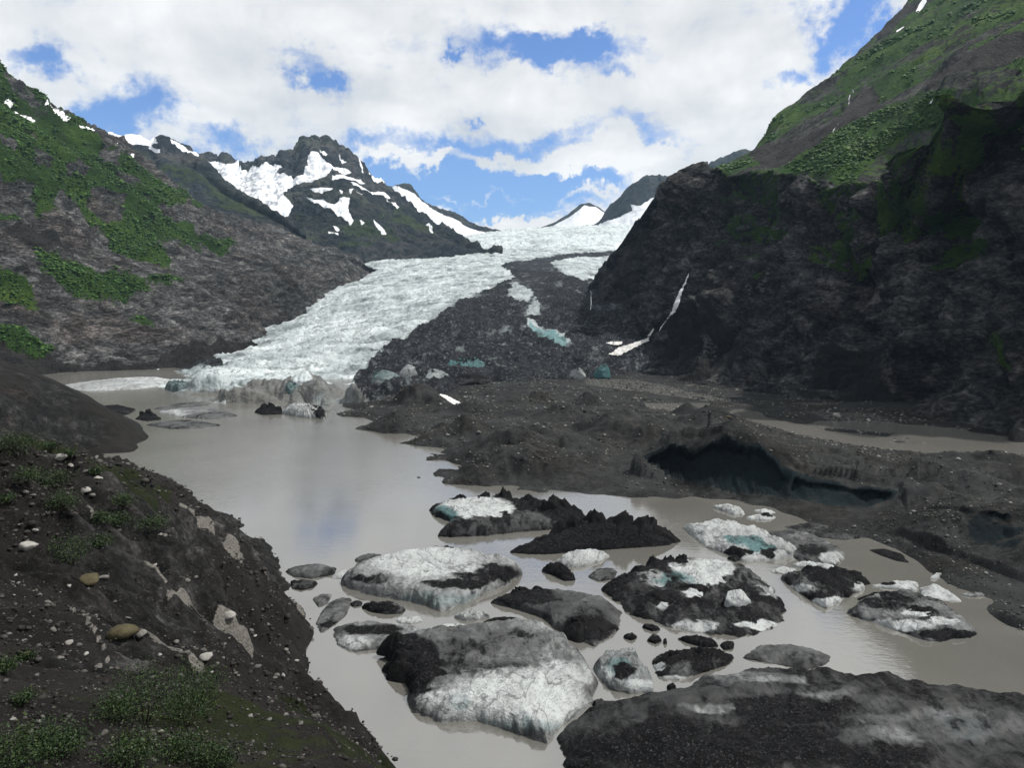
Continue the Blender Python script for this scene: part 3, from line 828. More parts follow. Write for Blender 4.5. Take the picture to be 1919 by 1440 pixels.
S_ = np.maximum(line_mask(PX, PY, [(1735, 4), (1728, 12), (1720, 22)], 3.2), line_mask(PX, PY, [(1694, 55), (1684, 63)], 3.0))
S_ = np.maximum(S_, 0.55 * line_mask(PX, PY, [(1607, 182), (1600, 198), (1596, 206)], 1.2))
S_ = np.maximum(S_, 0.55 * line_mask(PX, PY, [(1574, 235), (1562, 250)], 1.2))
S_ = np.maximum(S_, 0.55 * line_mask(PX, PY, [(1758, 193), (1750, 202)], 1.6))
grassm = grid_obj('right_mountain', G, M_GRASS, np.stack([V_ * (1 - S_), S_, bare * 0.7, 0 * V_], -1))
tag(grassm, 'high grassy mountain rising behind the dark rock wall', 'mountain', kind='structure')
GRASS_G, GRASS_V = G, V_

# ------------------------------------------------------------------ debris-covered moraine and outwash plain
mp = []
H = lambda a, b, z: mp.append(at_height(a, b, z))
Dp = lambda a, b, Y: mp.append(at_depth(a, b, Y))
shore = [(640, 764), (665, 778), (720, 803), (790, 822), (850, 840), (884, 853), (882, 866), (858, 891), (930, 907), (1000, 917), (1100, 928), (1180, 934), (1270, 937), (1353, 938), (1400, 948), (1465, 963), (1520, 985), (1570, 1003), (1623, 1010), (1680, 1032), (1734, 1070), (1770, 1090), (1804, 1106), (1858, 1130), (1845, 1142), (1870, 1165), (1897, 1178), (1960, 1185), (2100, 1230), (2300, 1280)]
for a, b in shore:
    H(a, b, -0.2)
for a, b in [(600, 790), (680, 830), (800, 870), (800, 920), (900, 950), (1050, 970), (1180, 975), (1300, 980), (1400, 1000), (1520, 1040), (1600, 1070), (1680, 1110), (1760, 1160), (1860, 1230), (1960, 1260), (2200, 1360)]:
    H(a, b, -6)
for a, b, Y in [(781, 724, 470), (741, 748, 470), (850, 756, 450), (815, 745, 465), (885, 757, 432), (840, 772, 415), (748, 774, 390), (735, 790, 385), (775, 793, 385), (873, 789, 355), (830, 800, 358), (950, 793, 350), (967, 811, 312), (920, 822, 308), (950, 836, 284), (1003, 836, 282), (1057, 850, 278), (1030, 868, 268), (960, 872, 272), (1100, 845, 290), (1140, 835, 300), (1060, 812, 320), (1120, 866, 272), (1090, 885, 262), (1085, 906, 256), (1140, 905, 257), (1175, 885, 262),
                (1199, 861, 266), (1225, 846, 268), (1257, 839, 266), (1303, 850, 262), (1330, 833, 258), (1361, 821, 254), (1400, 824, 252), (1426, 836, 250), (1455, 862, 246), (1484, 891, 240), (1520, 899, 238), (1557, 904, 234), (1600, 910, 230), (1634, 916, 225), (1684, 924, 218), (1710, 940, 212), (1727, 950, 207), (1781, 954, 200), (1854, 957, 194), (1919, 971, 186), (2050, 990, 178),
                (1173, 778, 345), (1130, 790, 340), (1226, 790, 340), (1260, 805, 320), (1200, 810, 320), (1030, 778, 380), (1080, 765, 400), (960, 748, 470), (1000, 742, 480), (1050, 752, 450),
                (1303, 724, 610), (1407, 742, 500), (1450, 748, 505), (1720, 793, 385), (1690, 812, 360), (1365, 778, 380), (1310, 772, 395), (1290, 800, 340), (1446, 810, 335), (1400, 800, 345), (1510, 832, 305), (1550, 842, 290),
                (1735, 878, 250), (1650, 868, 262), (1565, 862, 262), (1834, 893, 238), (1919, 905, 226), (1873, 858, 268), (1919, 868, 262), (1500, 855, 268), (1700, 905, 228), (1800, 925, 212), (1919, 940, 205)]:
    Dp(a, b, Y)
for a, b, z in [(1257, 893, 3), (1300, 905, 2.5), (1372, 920, 2), (1420, 925, 2), (1472, 934, 2), (1530, 955, 1.5), (1588, 972, 1.5), (1640, 955, 3), (1676, 942, 4.5), (1700, 985, 4), (1745, 1010, 4), (1800, 1010, 4.5), (1800, 1070, 1.5), (1850, 1050, 3.5), (1900, 1050, 4.5), (1900, 1120, 1.2), (1960, 1070, 5),
                (1110, 716, 3), (1180, 716, 3.5), (1240, 722, 3.5), (1300, 745, 2.5), (1380, 752, 3), (1500, 765, 3.2), (1600, 775, 3.2), (1230, 735, 3.2), (1180, 738, 3.5), (1000, 725, 3), (900, 728, 3), (1050, 732, 4.5), (860, 735, 2.2), (880, 745, 2.0), (840, 738, 1.8),
                (1380, 782, 2.0), (1430, 798, 1.8), (1500, 812, 1.8), (1560, 820, 1.8), (1650, 835, 1.8), (1750, 850, 1.8), (1850, 862, 1.8), (1960, 872, 1.8), (1900, 842, 2.0), (1800, 828, 2.2), (1550, 795, 2.2), (1620, 800, 2.0), (1500, 790, 3.4), (1560, 806, 3.3), (1680, 830, 2.9), (1480, 778, 4), (1580, 784, 3.6), (1640, 812, 3.2),
                (2200, 900, 2), (2200, 1000, 10), (1980, 850, 2.4)]:
    H(a, b, z)
for x, y, z in [(250, 250, 4), (280, 400, 5), (260, 520, 5), (200, 640, 5), (60, 720, 3), (-60, 720, 2), (-150, 620, -3), (-260, 500, -9), (260, 110, -8)]:
    mp.append(np.array([x, y, z], float))
HM = Height(mp, 2.5, 0.15)
WALLZ = [(1180, 870), (1200, 848), (1257, 824), (1361, 805), (1440, 828), (1500, 880), (1700, 905), (1800, 935), (1990, 940), (1990, 1100), (1700, 1000), (1590, 985), (1470, 945), (1260, 915)]
u = np.linspace(-0.26, 0.80, 640)
Yr = np.exp(np.linspace(math.log(128), math.log(720), 460))
U, YY = np.meshgrid(u, Yr)
X = U * YY
Z = HM(X, YY)
HILLS = [(781, 724, 470), (885, 757, 432), (748, 774, 388), (873, 789, 352), (967, 811, 310), (1003, 832, 283), (1173, 777, 345), (1060, 765, 400), (960, 746, 470), (1012, 740, 480), (1303, 722, 600), (1407, 741, 500), (1720, 791, 385), (1735, 878, 250), (1120, 790, 370), (1226, 798, 325), (1446, 806, 335), (920, 735, 520), (1100, 745, 460), (1565, 860, 262), (1873, 855, 268), (830, 798, 360), (1330, 775, 380), (1290, 762, 420), (1060, 825, 300), (1834, 890, 238), (1650, 866, 262), (1919, 930, 205), (1040, 792, 345), (690, 765, 440), (720, 752, 470)]
Pw = np.stack([X, YY, 0 * X], -1)
qx_, qy_ = to_pixel(np.stack([X, YY, Z], -1))
keepw = poly_mask(qx_, qy_, [WALLZ], np.stack([X, YY, Z], -1), 6, 20, 5, 2, 38)
low = np.where(Z > 1.6, 1.6 + (Z - 1.6) * .35, Z)
low = np.where((qx_ > 1330) & (qy_ < 885), Z, low)
low = np.where(qy_ < 765, np.maximum(low, np.minimum(Z, 2.4)), low)
Z = low + (Z - low) * keepw
wob = fbm(Pw, 1 / 18, 3, .5, seed=80)
for a, b, Y in HILLS:
    hx, hy, hz = at_depth(a, b, Y)
    bx = (np.abs(X - hx) < 60) & (np.abs(YY - hy) < 60)
    d = np.sqrt((X[bx] - hx) ** 2 + ((YY[bx] - hy) * 1.2) ** 2 + 2.2)
    cone = hz + 1.2 - d * (.42 + .12 * math.sin(a)) * (1 + .6 * wob[bx])
    zz = Z[bx]
    kk = 1.2
    e = np.clip(.5 + .5 * (cone - zz) / kk, 0, 1)
    Z[bx] = zz + (cone - zz) * e + kk * e * (1 - e) * .5
P3 = np.stack([X, YY, Z], -1)
PX, PY = to_pixel(P3)
amp = np.clip((Z - 2.2) / 6, 0, 1) * np.clip(1.2 - np.clip((PX - 1360) / 60, 0, 1) * np.clip((868 - PY) / 30, 0, 1), 0.12, 1)
amp *= 1 - .85 * poly_mask(PX, PY, [[(1190, 850), (1257, 828), (1361, 810), (1440, 830), (1500, 885), (1690, 915), (1700, 960), (1590, 990), (1470, 945), (1260, 915)]], P3, 2, 10, 5, 2, 30)
P2 = P3 * np.array([1, 1, 0.3])
Z = Z + amp * (fbm(P2, 1 / 48, 3, .5, 'r', seed=81) * 5.5 + fbm(P2, 1 / 16, 3, .5, 'r', seed=82) * 2.0) + np.clip(amp + .15, 0, 1) * (fbm(P2, 1 / 5, 3, .55, seed=83) * .7 + fbm(P2, 1 / 1.5, 2, .5, seed=84) * .2)
gx = np.gradient(Z, axis=0) / np.gradient(YY, axis=0)
gully = fbm(P2 * np.array([1, 0.25, 1]), 1 / 7, 3, .5, 'r', seed=85) * 2.6 * np.clip(np.abs(gx) * 1.5 - .35, 0, 1)
Z = Z + gully
P3[..., 2] = Z
# undercut ice walls below the gravel brow
walls = [[(1199, 858), (1257, 838), (1303, 848), (1361, 820), (1426, 836), (1484, 892), (1480, 935), (1372, 924), (1269, 900)], [(1484, 888), (1557, 902), (1634, 914), (1690, 924), (1673, 945), (1640, 962), (1588, 976), (1530, 955), (1472, 930)], [(1820, 968), (1890, 975), (1919, 1000), (1905, 1045), (1860, 1052), (1830, 1040)]]
WM = poly_mask(PX, PY, walls, P3, 3, 10, 3, 3, 31)
scoop = poly_mask(PX, PY, [[(1215, 866), (1257, 850), (1303, 860), (1361, 834), (1426, 850), (1478, 905), (1470, 928), (1372, 918), (1269, 894)], [(1490, 904), (1557, 914), (1634, 926), (1676, 934), (1640, 956), (1588, 968), (1530, 948), (1482, 926)], [(1735, 962), (1790, 968), (1890, 985), (1905, 1030), (1850, 1045), (1780, 1010)], [(945, 843), (1003, 843), (1050, 856), (1030, 880), (985, 908), (950, 890)]], P3, 2, 10, 5, 3, 33)
P3[..., 1] += scoop * 3.2 * np.clip(gx * 1.2, 0, 1)
P3[..., 2] -= scoop * 0.6
VE = np.clip(WM * 1.4, 0, 1) * np.clip(np.abs(gx) * 2.5 - 0.5, 0, 1)
dark = np.clip(fbm(P2, 1 / 22, 3, seed=86) * 0.9 + 0.42, 0, 1)
pal = np.clip(poly_mask(PX, PY, [[(1090, 708), (1200, 712), (1300, 735), (1400, 755), (1320, 752), (1200, 735), (1100, 722)], [(1500, 770), (1640, 775), (1700, 800), (1560, 792)]], P3, 6, 20, 3, 3, 35) * 0.50, 0, 1)
snowm = poly_mask(PX, PY, [[(815, 737), (838, 742), (868, 758), (858, 762), (830, 748)]], P3, 2, 10, 2, 3, 37)
moraine = grid_obj('moraine_terrain', P3, M_MORAINE, np.stack([VE, snowm, dark, pal], -1), keep=Z > -3)
tag(moraine, 'dark gravel moraine hills with undercut ice walls beside the lake', 'moraine', kind='structure')
MOR = P3
MOR_PX, MOR_PY = to_pixel(P3)

# meltwater on the outwash plain behind the moraine
rx = np.linspace(60, 380, 40)
ry = np.linspace(262, 470, 30)
X, Yg = np.meshgrid(rx, ry)
X = X + (Yg - 262) * .1
keep = (X - 60) > (Yg - 262) * -0.1
river = grid_obj('river', np.stack([X, Yg, 0 * X + 2.95], -1), M_WATER)
tag(river, 'shallow silty river winding over the outwash plain', 'river', kind='structure')

# ------------------------------------------------------------------ near bank on the left
bp = []
for a, b, Y in [(-300, 1440, 12), (0, 1440, 14), (150, 1440, 15), (300, 1440, 16.5), (450, 1440, 18), (600, 1440, 21), (660, 1425, 23), (720, 1440, 23), (800, 1490, 20), (900, 1560, 17), (620, 1400, 27),
                (-300, 1300, 17), (0, 1300, 21), (150, 1320, 22), (300, 1345, 23), (430, 1360, 25), (540, 1375, 29), (520, 1330, 52), (440, 1310, 40), (560, 1350, 70),
                (-300, 1150, 30), (0, 1150, 36), (120, 1170, 40), (200, 1190, 44), (350, 1220, 58), (450, 1250, 75), (520, 1270, 95), (-300, 1000, 48), (0, 1000, 58), (120, 1010, 70), (200, 1010, 82), (300, 1030, 100), (380, 1060, 118), (450, 1080, 135), (500, 1120, 138), (330, 1120, 80), (420, 1160, 98), (500, 1190, 120),
                (-300, 900, 80), (0, 905, 88), (100, 905, 115), (180, 905, 155), (250, 920, 195), (320, 960, 175), (0, 850, 125), (80, 858, 165), (130, 862, 220), (170, 866, 265), (-300, 860, 110), (-200, 820, 150)]:
    bp.append(at_depth(a, b, Y))
bshore = [(606, 1390), (604, 1365), (598, 1312), (575, 1290), (564, 1270), (578, 1240), (582, 1190), (575, 1150), (560, 1118), (530, 1088), (514, 1070), (510, 1042), (480, 1010), (450, 987), (415, 962), (380, 942), (340, 915), (300, 897), (255, 882), (210, 872), (185, 862)]
for a, b in bshore:
    bp.append(at_height(a, b, -0.3))
for a, b in [(660, 1380), (650, 1310), (620, 1260), (640, 1190), (610, 1100), (570, 1050), (520, 985), (440, 930), (350, 885), (270, 862), (215, 856), (185, 851), (160, 850)]:
    bp.append(at_height(a, b, -5))
for x, y, z in [(0, 0, 58), (-3, 0, 58.2), (3, 1, 57), (0, 4, 55.0), (0, 8, 50.8), (0, 14, 45.0), (0, 22, 37), (0, 40, 20), (0, 60, 8), (0, 80, -3), (-10, 0, 57.5), (-25, 0, 58), (-40, 15, 56), (-60, 40, 54), (-110, 100, 48), (-160, 150, 38), (-200, 220, 22), (20, 0, 46), (20, 20, 32), (40, 0, 30), (50, 40, 5), (30, 70, -6), (70, 0, 8), (-10, -15, 60), (20, -15, 55), (60, -15, 30), (-5, 90, -4), (-230, 290, 0), (-300, 330, -3)]:
    bp.append(np.array([x, y, z], float))
HB = Height(bp, 3.0, 0.4)
# polar sheet round a point just behind the camera
th = np.linspace(math.radians(-62), math.radians(60), 500)
rr = np.exp(np.linspace(math.log(9), math.log(360), 520))
R, T = np.meshgrid(rr, th, indexing='ij')
X, YY = R * np.sin(T) - 1, R * np.cos(T) - 8.0
Z = HB(X, YY)
P3 = np.stack([X, YY, Z], -1)
PX, PY = to_pixel(P3)
vis = YY > 3
fz = np.clip(R / 60, 0.25, 1.6) * np.clip((Z + 3.0) / 8, 0.15, 1)
P2 = flow(P3, (0.75, 0.2, -0.6), 2.4)
far_ = np.clip((R - 16) / 30, 0.0, 1)
veins = np.zeros(PX.shape)
WX_ = fbm(P3, 1 / 6, 4, .6, seed=91) * 11
c4 = lambda L_: [(x / 1.8, y / 1.8 + 640) for x, y in L_]
for ln, wd in ((c4([(620, 600), (655, 650), (690, 695), (720, 720)]), 11), (c4([(740, 745), (790, 770), (818, 800)]), 6), (c4([(890, 810), (950, 840), (1000, 880), (1022, 930)]), 9), (c4([(590, 975), (650, 985), (720, 1020), (790, 1050), (860, 1105)]), 11), (c4([(470, 815), (540, 870), (620, 940)]), 5.5),
               (c4([(0, 395), (60, 420), (140, 450)]), 6.5), (c4([(75, 905), (110, 890), (145, 920)]), 9), (c4([(0, 840), (60, 870), (180, 930)]), 3), (c4([(240, 960), (330, 1030), (400, 1120)]), 3.5), (c4([(500, 1060), (620, 1130), (700, 1190)]), 4), (c4([(270, 640), (330, 690)]), 3.5), (c4([(620, 790), (670, 805)]), 4), (c4([(1040, 1185), (1085, 1210)]), 4)):
    wx_ = WX_
    veins = np.maximum(veins, line_mask(PX + wx_, PY + wx_ * .6, ln, wd * .62))
Z = Z + far_ * fz * (fbm(P2, 1 / 28, 4, .5, 'r', seed=92) * 6.0 + fbm(P2, 1 / 9, 4, .55, 'b', seed=93) * 3.4 + fbm(flow(P3, (0.8, 0.1, -0.55), 4.0), 1 / 3.2, 4, .6, 'r', seed=96) * 1.1) + (0.3 + 0.7 * fz) * np.clip(R / 40, .2, 1) * (fbm(P3, 1 / 2.6, 3, .55, seed=94) * .55 + fbm(P3, 1 / .8, 3, .55, 'b', seed=95) * .22) + veins * fz * (.4 + fbm(P3, 1 / 1.6, 3, .6, 'b', seed=97) * .5)
P3[..., 2] = Z
grav = poly_mask(PX, PY, [[(0, 880), (150, 840), (330, 900), (430, 1000), (330, 1000), (200, 960), (100, 1060), (0, 1060)], [(380, 1040), (470, 1080), (560, 1130), (590, 1200), (560, 1290), (480, 1260), (400, 1150)], [(0, 1280), (200, 1270), (420, 1240), (620, 1330), (760, 1480), (0, 1480)], [(0, 1100), (120, 1120), (200, 1220), (0, 1240)]], P3, 35, 12, 4, 4, 41)
mossy = poly_mask(PX, PY, [[(-100, 1350), (100, 1340), (250, 1365), (420, 1360), (640, 1400), (780, 1500), (-100, 1500)], [(0, 815), (60, 830), (140, 860), (330, 960), (300, 1000), (180, 960), (60, 900), (0, 870)]], P3, 25, 8, 4, 4, 43) * np.clip(0.62 + fbm(P3, 1 / 5, 3, seed=44), 0, 1)
bank = grid_obj('near_shore', P3, M_BANK, np.stack([np.clip(mossy, 0, .9), 0 * veins, grav * (1 - veins), veins], -1), keep=(Z > -2.5))
veins = None
tag(bank, 'dark gravel and bedrock bank sloping down to the lake', 'shore', kind='structure')
BANK, BANK_PX, BANK_PY = P3, PX, PY

# low hill beyond the inlet
hp = []
for a, b in [(262, 840), (245, 850), (215, 852), (185, 853), (150, 856), (255, 834)]:
    hp.append(at_height(a, b, -0.3))
for a, b, Y in [(0, 680, 345), (30, 690, 345), (60, 702, 342), (95, 722, 342), (130, 740, 341), (160, 762, 340), (200, 792, 339), (235, 820, 338), (-100, 650, 345), (-300, 600, 350), (0, 760, 300), (60, 780, 312), (100, 800, 318), (150, 830, 318), (0, 820, 250), (60, 835, 270), (110, 846, 290), (-100, 760, 260), (-300, 750, 230), (-300, 830, 160), (-100, 830, 215), (180, 815, 332)]:
    hp.append(at_depth(a, b, Y))
for x, y, z in [(-150, 325, -5), (-150, 350, -6), (-170, 380, -8), (-190, 420, -8), (-230, 450, -4), (-330, 480, 4), (-190, 285, -4), (-150, 300, -7), (-200, 265, -2), (-230, 230, 8)]:
    hp.append(np.array([x, y, z], float))
HH = Height(hp, 5.0, 0.3)
xs, ys = np.linspace(-480, -140, 260), np.linspace(150, 500, 260)
X, YY = np.meshgrid(xs, ys)
Z = HH(X, YY)
P3 = np.stack([X, YY, Z], -1)
PX, PY = to_pixel(P3)
Z = Z + np.clip((Z + 2) / 10, .1, 1) * (fbm(flow(P3, (0.8, -0.1, -0.6), 2.4), 1 / 36, 4, .5, 'r', seed=101) * 3.0 + fbm(P3, 1 / 9, 4, .55, 'b', seed=102) * 0.9)
P3[..., 2] = Z
hill = grid_obj('left_hill', P3, M_BANK, np.stack([0 * Z, 0 * Z, np.clip(0.45 + fbm(P3, 1 / 30, 3, seed=103) * .9, 0, 1), 0 * Z], -1), keep=Z > -2)
tag(hill, 'smooth dark gravel hill ending in a point at the water', 'hill', kind='structure')

# ------------------------------------------------------------------ icebergs
def closed_curve(pts, n):
    pts = np.asarray(pts, float)
    k = len(pts)
    L = np.concatenate([[0], np.cumsum(np.hypot(*(np.roll(pts, -1, 0) - pts).T))])
    s = np.linspace(0, L[-1], n, endpoint=False)
    i = np.clip(np.searchsorted(L, s, side='right') - 1, 0, k - 1)
    t = ((s - L[i]) / (L[i + 1] - L[i]))[:, None]
    a, b, c, d = pts[(i - 1) % k], pts[i], pts[(i + 1) % k], pts[(i + 2) % k]
    m1, m2 = (c - a) * 0.12 + (c - b) * .5, (d - b) * 0.12 + (c - b) * .5
    return (2 * t ** 3 - 3 * t ** 2 + 1) * b + (t ** 3 - 2 * t ** 2 + t) * m1 + (-2 * t ** 3 + 3 * t ** 2) * c + (t ** 3 - t ** 2) * m2


def cone_mesh(name, hm, rm, seed, mat=M_DEBRIS):
    nr, nt = 14, 36
    r = np.linspace(0, 1, nr)[:, None]
    a = np.linspace(0, 2 * math.pi, nt, endpoint=False)[None]
    g = np.random.default_rng(seed)
    lob = 1 + 0.22 * np.cos(a * 2 + g.uniform(0, 6)) + 0.14 * np.cos(a * 3 + g.uniform(0, 6)) + 0.1 * np.cos(a * 5 + g.uniform(0, 6))
    x, y = rm * r * lob * np.cos(a) * g.uniform(.8, 1.4), rm * r * lob * np.sin(a) * g.uniform(.6, 1.0)
    P = np.stack([x, y, 0 * x], -1)
    sh = 0.30 * g.normal(size=2)
    z = hm * (np.clip(1 - r ** 0.85, 0, 1)) ** 1.1 + 0 * a
    ridge = fbm(P + seed * 7.7, 2.2 / rm, 4, .6, 'r') * hm * 0.75 * np.clip(r * 3, 0.2, 1) * np.clip(1.35 - r, 0, 1)
    z = z + ridge - 1.0 * r ** 3 * hm - 0.25 * hm
    P[..., 0] += sh[0] * np.clip(z, 0, None)
    P[..., 2] = z
    P = np.concatenate([P, P[:, :1]], 1)
    return mesh_obj(name, P, grid_faces(nr, nt + 1), mat, link=False)


def berg(label, outline, h, debris=0.3, white=0.4, teal=0.0, dust=0.0, peaks=(), blobs=(), k=4.0, rough=0.35, tilt=(0, 0), name='iceberg', cat='iceberg', group=None, z0=0.0, seed=1, streak=1.0, mat=None):
    """outline: waterline in photograph pixels; peaks: (px, py at foot, height m, radius m); blobs: (channel, px, py, rx, ry, amount)"""
    W = at_height([p[0] for p in outline], [p[1] for p in outline], z0)[:, :2]
    size = math.sqrt(abs(np.sum(W[:, 0] * np.roll(W[:, 1], -1) - W[:, 1] * np.roll(W[:, 0], -1)) / 2))
    nt = int(np.clip(size * 9, 56, 300))
    nr = int(np.clip(size * 3.2, 14, 120))
    C = W.mean(0)
    O = closed_curve(W, nt) - C
    ang = np.stack([O[:, 0], O[:, 1], np.full(nt, seed * 3.3)], -1)
    O = O * (1 + 0.11 * fbm(ang, 3.0 / max(size * .3, .6), 4, .65)[:, None] + 0.05 * fbm(ang, 1.3, 3, .65, seed=4)[:, None])
    r = np.concatenate([np.linspace(0, 0.86, nr), np.linspace(0.86, 1.0, max(6, nr // 4))[1:], [1.012, 1.02]])[:, None]
    X, Y = C[0] + r * O[None, :, 0], C[1] + r * O[None, :, 1]
    P = np.stack([X, Y, 0 * X + seed * 5.1], -1)
    dome = np.clip(1 - np.clip(r, 0, 1) ** k, 0, 1) ** 0.65
    d = P[..., :2] - C
    ramp_ = 1 + (d[..., 0] * tilt[0] + d[..., 1] * tilt[1]) / (size * 0.6)
    z = h * dome * np.clip(ramp_, 0.18, 2.2)
    nse = fbm(flow(P, (0.8, 0.6, 0), 2.2), 1 / max(size * 0.28, 1.2), 5, .6, 'r', seed=seed * .13) * 1.5 + fbm(P, 1 / max(size * 0.10, .6), 4, .62, 'r', seed=seed * .31) * 0.42
    z = z + nse * (h + .35) * rough * 1.2 * np.clip(dome * 1.6, 0, 1)
    pk = np.zeros(z.shape)
    for (a, b, hm, rm) in peaks:
        c = at_height(a, b, z0)[:2]
        q = np.hypot(P[..., 0] - c[0], (P[..., 1] - c[1]) * 1.15)
        bump = np.clip(1 - q / (rm * 1.15), 0, 1)
        z = z + hm * 0.42 * bump ** 1.2 * dome
        pk = np.maximum(pk, np.clip(bump * 2.2, 0, 1))
    z = np.maximum(z, 0.04 * dome)
    z[-2] = -0.25
    z[-1] = -1.0
    V = np.stack([X, Y, z + z0], -1)
    PX, PY = to_pixel(V)
    wp = fbm(P, 1 / max(size * .12, .5), 4, .6, seed=9) * size * 1.1
    ch = [np.full(z.shape, float(debris)), np.full(z.shape, float(teal)), np.full(z.shape, float(white)), np.full(z.shape, float(dust))]
    big = fbm(flow(P, (0.7, 0.7, 0), 2.0), 1 / max(size * .35, 1.5), 4, .6, seed=seed * .7)
    ch[0] = ch[0] + big * 0.45 * streak + pk * 0.55
    ch[2] = ch[2] - big * 0.3 * streak
    for (c, a, b, rx, ry, am) in blobs:
        e = ((PX + wp - a) / rx) ** 2 + ((PY + wp * .5 - b) / ry) ** 2
        e = np.clip(1.6 - e, 0, 1) * am
        i = 'RGBA'.index(c)
        ch[i] = ch[i] + e
        if c == 'B':
            ch[0] = ch[0] - e * 1.1
    rimt = np.clip((r - 0.80) * 6, 0, 1) * np.clip(1.2 - r, 0, 1)
    ch[1] = ch[1] + rimt * 0.16
    M = np.stack(ch, -1)
    V2 = np.concatenate([V, V[:, :1]], 1)
    M2 = np.concatenate([M, M[:, :1]], 1)
    o3 = np.array([C[0], C[1], z0])
    mat = mat or M_BERG
    if peaks:
        root = bpy.data.objects.new(name, None)
        COL.objects.link(root)
        root.location = o3
        grid_obj('ice_body', V2 - o3, mat, M2, root)
        for q, (a, b, hm, rm) in enumerate(peaks):
            c = at_height(a, b, z0)
            base = z.reshape(-1)[np.argmin((P[..., 0] - c[0]).ravel() ** 2 + (P[..., 1] - c[1]).ravel() ** 2)]
            ob = bpy.data.objects.new('debris_cone', cone_mesh('debris_cone', hm * 1.2, rm, seed * 31 + q))
            COL.objects.link(ob)
            ob.parent = root
            ob.location = Vector((c[0] - C[0], c[1] - C[1], max(0.0, base - hm * 0.42)))
    else:
        root = grid_obj(name, V2 - o3, mat, M2)
        root.location = o3
    tag(root, label, cat, group)
    return root


Q5 = lambda L_: [(x / 2.572 + 560, y / 2.572 + 880) for x, y in L_]
Q6 = lambda L_: [(x / 2.208 + 1050, y / 2.208 + 880) for x, y in L_]
berg('iceberg with a flat white snow top, black peaks and a teal end', [(809, 958), (832, 948), (870, 945), (905, 946), (960, 950), (1005, 958), (1050, 965), (1100, 977), (1070, 987), (1030, 994), (950, 1000), (890, 1006), (821, 1007), (848, 982), (812, 966)], 2.6, .62, .25, 0,
     peaks=[(945, 952, 5.0, 5.5), (905, 950, 3.2, 4.2), (983, 957, 4.2, 4.2), (868, 950, 2.0, 3.2), (1050, 976, 5.6, 7.5), (1000, 970, 2.6, 6)], blobs=[('B', 890, 950, 62, 17, 1.4), ('G', 828, 962, 22, 14, .9), ('G', 850, 970, 12, 8, .6)], k=6, seed=2)
berg('long black iceberg ridge with sharp crests beyond the white-topped berg', [(955, 1037), (1010, 1020), (1060, 1004), (1120, 998), (1180, 998), (1240, 1003), (1277, 1014), (1245, 1024), (1180, 1028), (1100, 1034), (1020, 1040)], 2.2, .95, .1, 0,
     peaks=[(1078, 1014, 4.2, 6.5), (1115, 1012, 5.0, 7), (1158, 1013, 5.4, 7.5), (1200, 1014, 4.2, 6.5), (1232, 1014, 2.4, 5), (1030, 1026, 2.4, 7)], k=3, seed=3)
berg('large iceberg with a pale streaked slope, dark crest and fluted grey-green cliffs', [(634, 1095), (670, 1076), (730, 1062), (790, 1052), (850, 1047), (915, 1059), (980, 1073), (950, 1096), (905, 1116), (870, 1131), (828, 1147), (775, 1129), (735, 1123), (690, 1114)], 3.3, .30, .55, 0.12,
     peaks=[(833, 1050, 1.6, 4)], blobs=[('B', 800, 1052, 85, 26, .55), ('R', 920, 1075, 60, 16, .5), ('R', 860, 1095, 60, 8, .6), ('R', 700, 1085, 40, 8, .4), ('G', 820, 1125, 90, 14, .28)], k=9, tilt=(0, .35), seed=4, rough=.22)
berg('round grey iceberg with a dark mound beside a gap of blue reflected sky', [(921, 1131), (945, 1117), (990, 1110), (1060, 1113), (1130, 1124), (1163, 1149), (1155, 1181), (1116, 1212), (1080, 1201), (1040, 1181), (1020, 1161), (970, 1144)], 1.3, .48, .18, 0,
     peaks=[(985, 1119, 1.7, 3.0), (968, 1122, 1.2, 2.4), (1008, 1119, 1.2, 2.6), (1105, 1186, 2.0, 4.5), (1085, 1192, 1.2, 3)], k=5, seed=5, blobs=[('R', 1105, 1180, 40, 22, .5), ('R', 985, 1118, 60, 14, .4)])
berg('broad iceberg slab with white lower half and a black corner', [(719, 1227), (754, 1213), (830, 1198), (910, 1186), (988, 1179), (1027, 1190), (1085, 1232), (1120, 1286), (1097, 1333), (1042, 1372), (1023, 1391), (968, 1376), (894, 1354), (824, 1354), (774, 1337), (754, 1275)], 3.0, .30, .32, .05,
     blobs=[('B', 950, 1310, 105, 50, .75), ('B', 1040, 1320, 60, 40, .5), ('B', 1060, 1262, 55, 22, .45), ('B', 850, 1320, 60, 30, .5), ('R', 775, 1250, 45, 50, .75), ('R', 740, 1225, 35, 18, .6), ('R', 890, 1250, 110, 14, .28), ('R', 830, 1215, 60, 18, .25), ('G', 960, 1360, 90, 16, .35), ('G', 860, 1315, 26, 16, .35), ('R', 930, 1200, 90, 24, .18)],
     k=7, tilt=(-.1, .25), seed=6, rough=.28, peaks=[(762, 1262, 1.6, 3.6), (745, 1232, 1.6, 3.2)])
berg('huge dark grit-covered iceberg slab, the largest in the lake', [(1050, 1390), (1077, 1350), (1160, 1330), (1258, 1314), (1322, 1280), (1426, 1259), (1548, 1270), (1684, 1293), (1820, 1306), (1919, 1324), (2150, 1370), (2250, 1480), (2150, 1620), (1850, 1660), (1500, 1620), (1200, 1550), (1080, 1470)], 3.6, .60, .06, .04,
     blobs=[('R', 1330, 1400, 220, 40, .5), ('R', 1480, 1330, 140, 26, .3), ('B', 1340, 1330, 46, 7, .4), ('B', 1790, 1360, 160, 26, .16), ('G', 1790, 1365, 70, 30, .22), ('B', 1690, 1330, 160, 20, .10), ('B', 1560, 1300, 60, 12, .2), ('B', 1420, 1268, 90, 8, .25), ('B', 1640, 1390, 70, 30, .18), ('R', 1650, 1420, 90, 24, .3)], k=5, seed=7, rough=.32, tilt=(0, -.1))
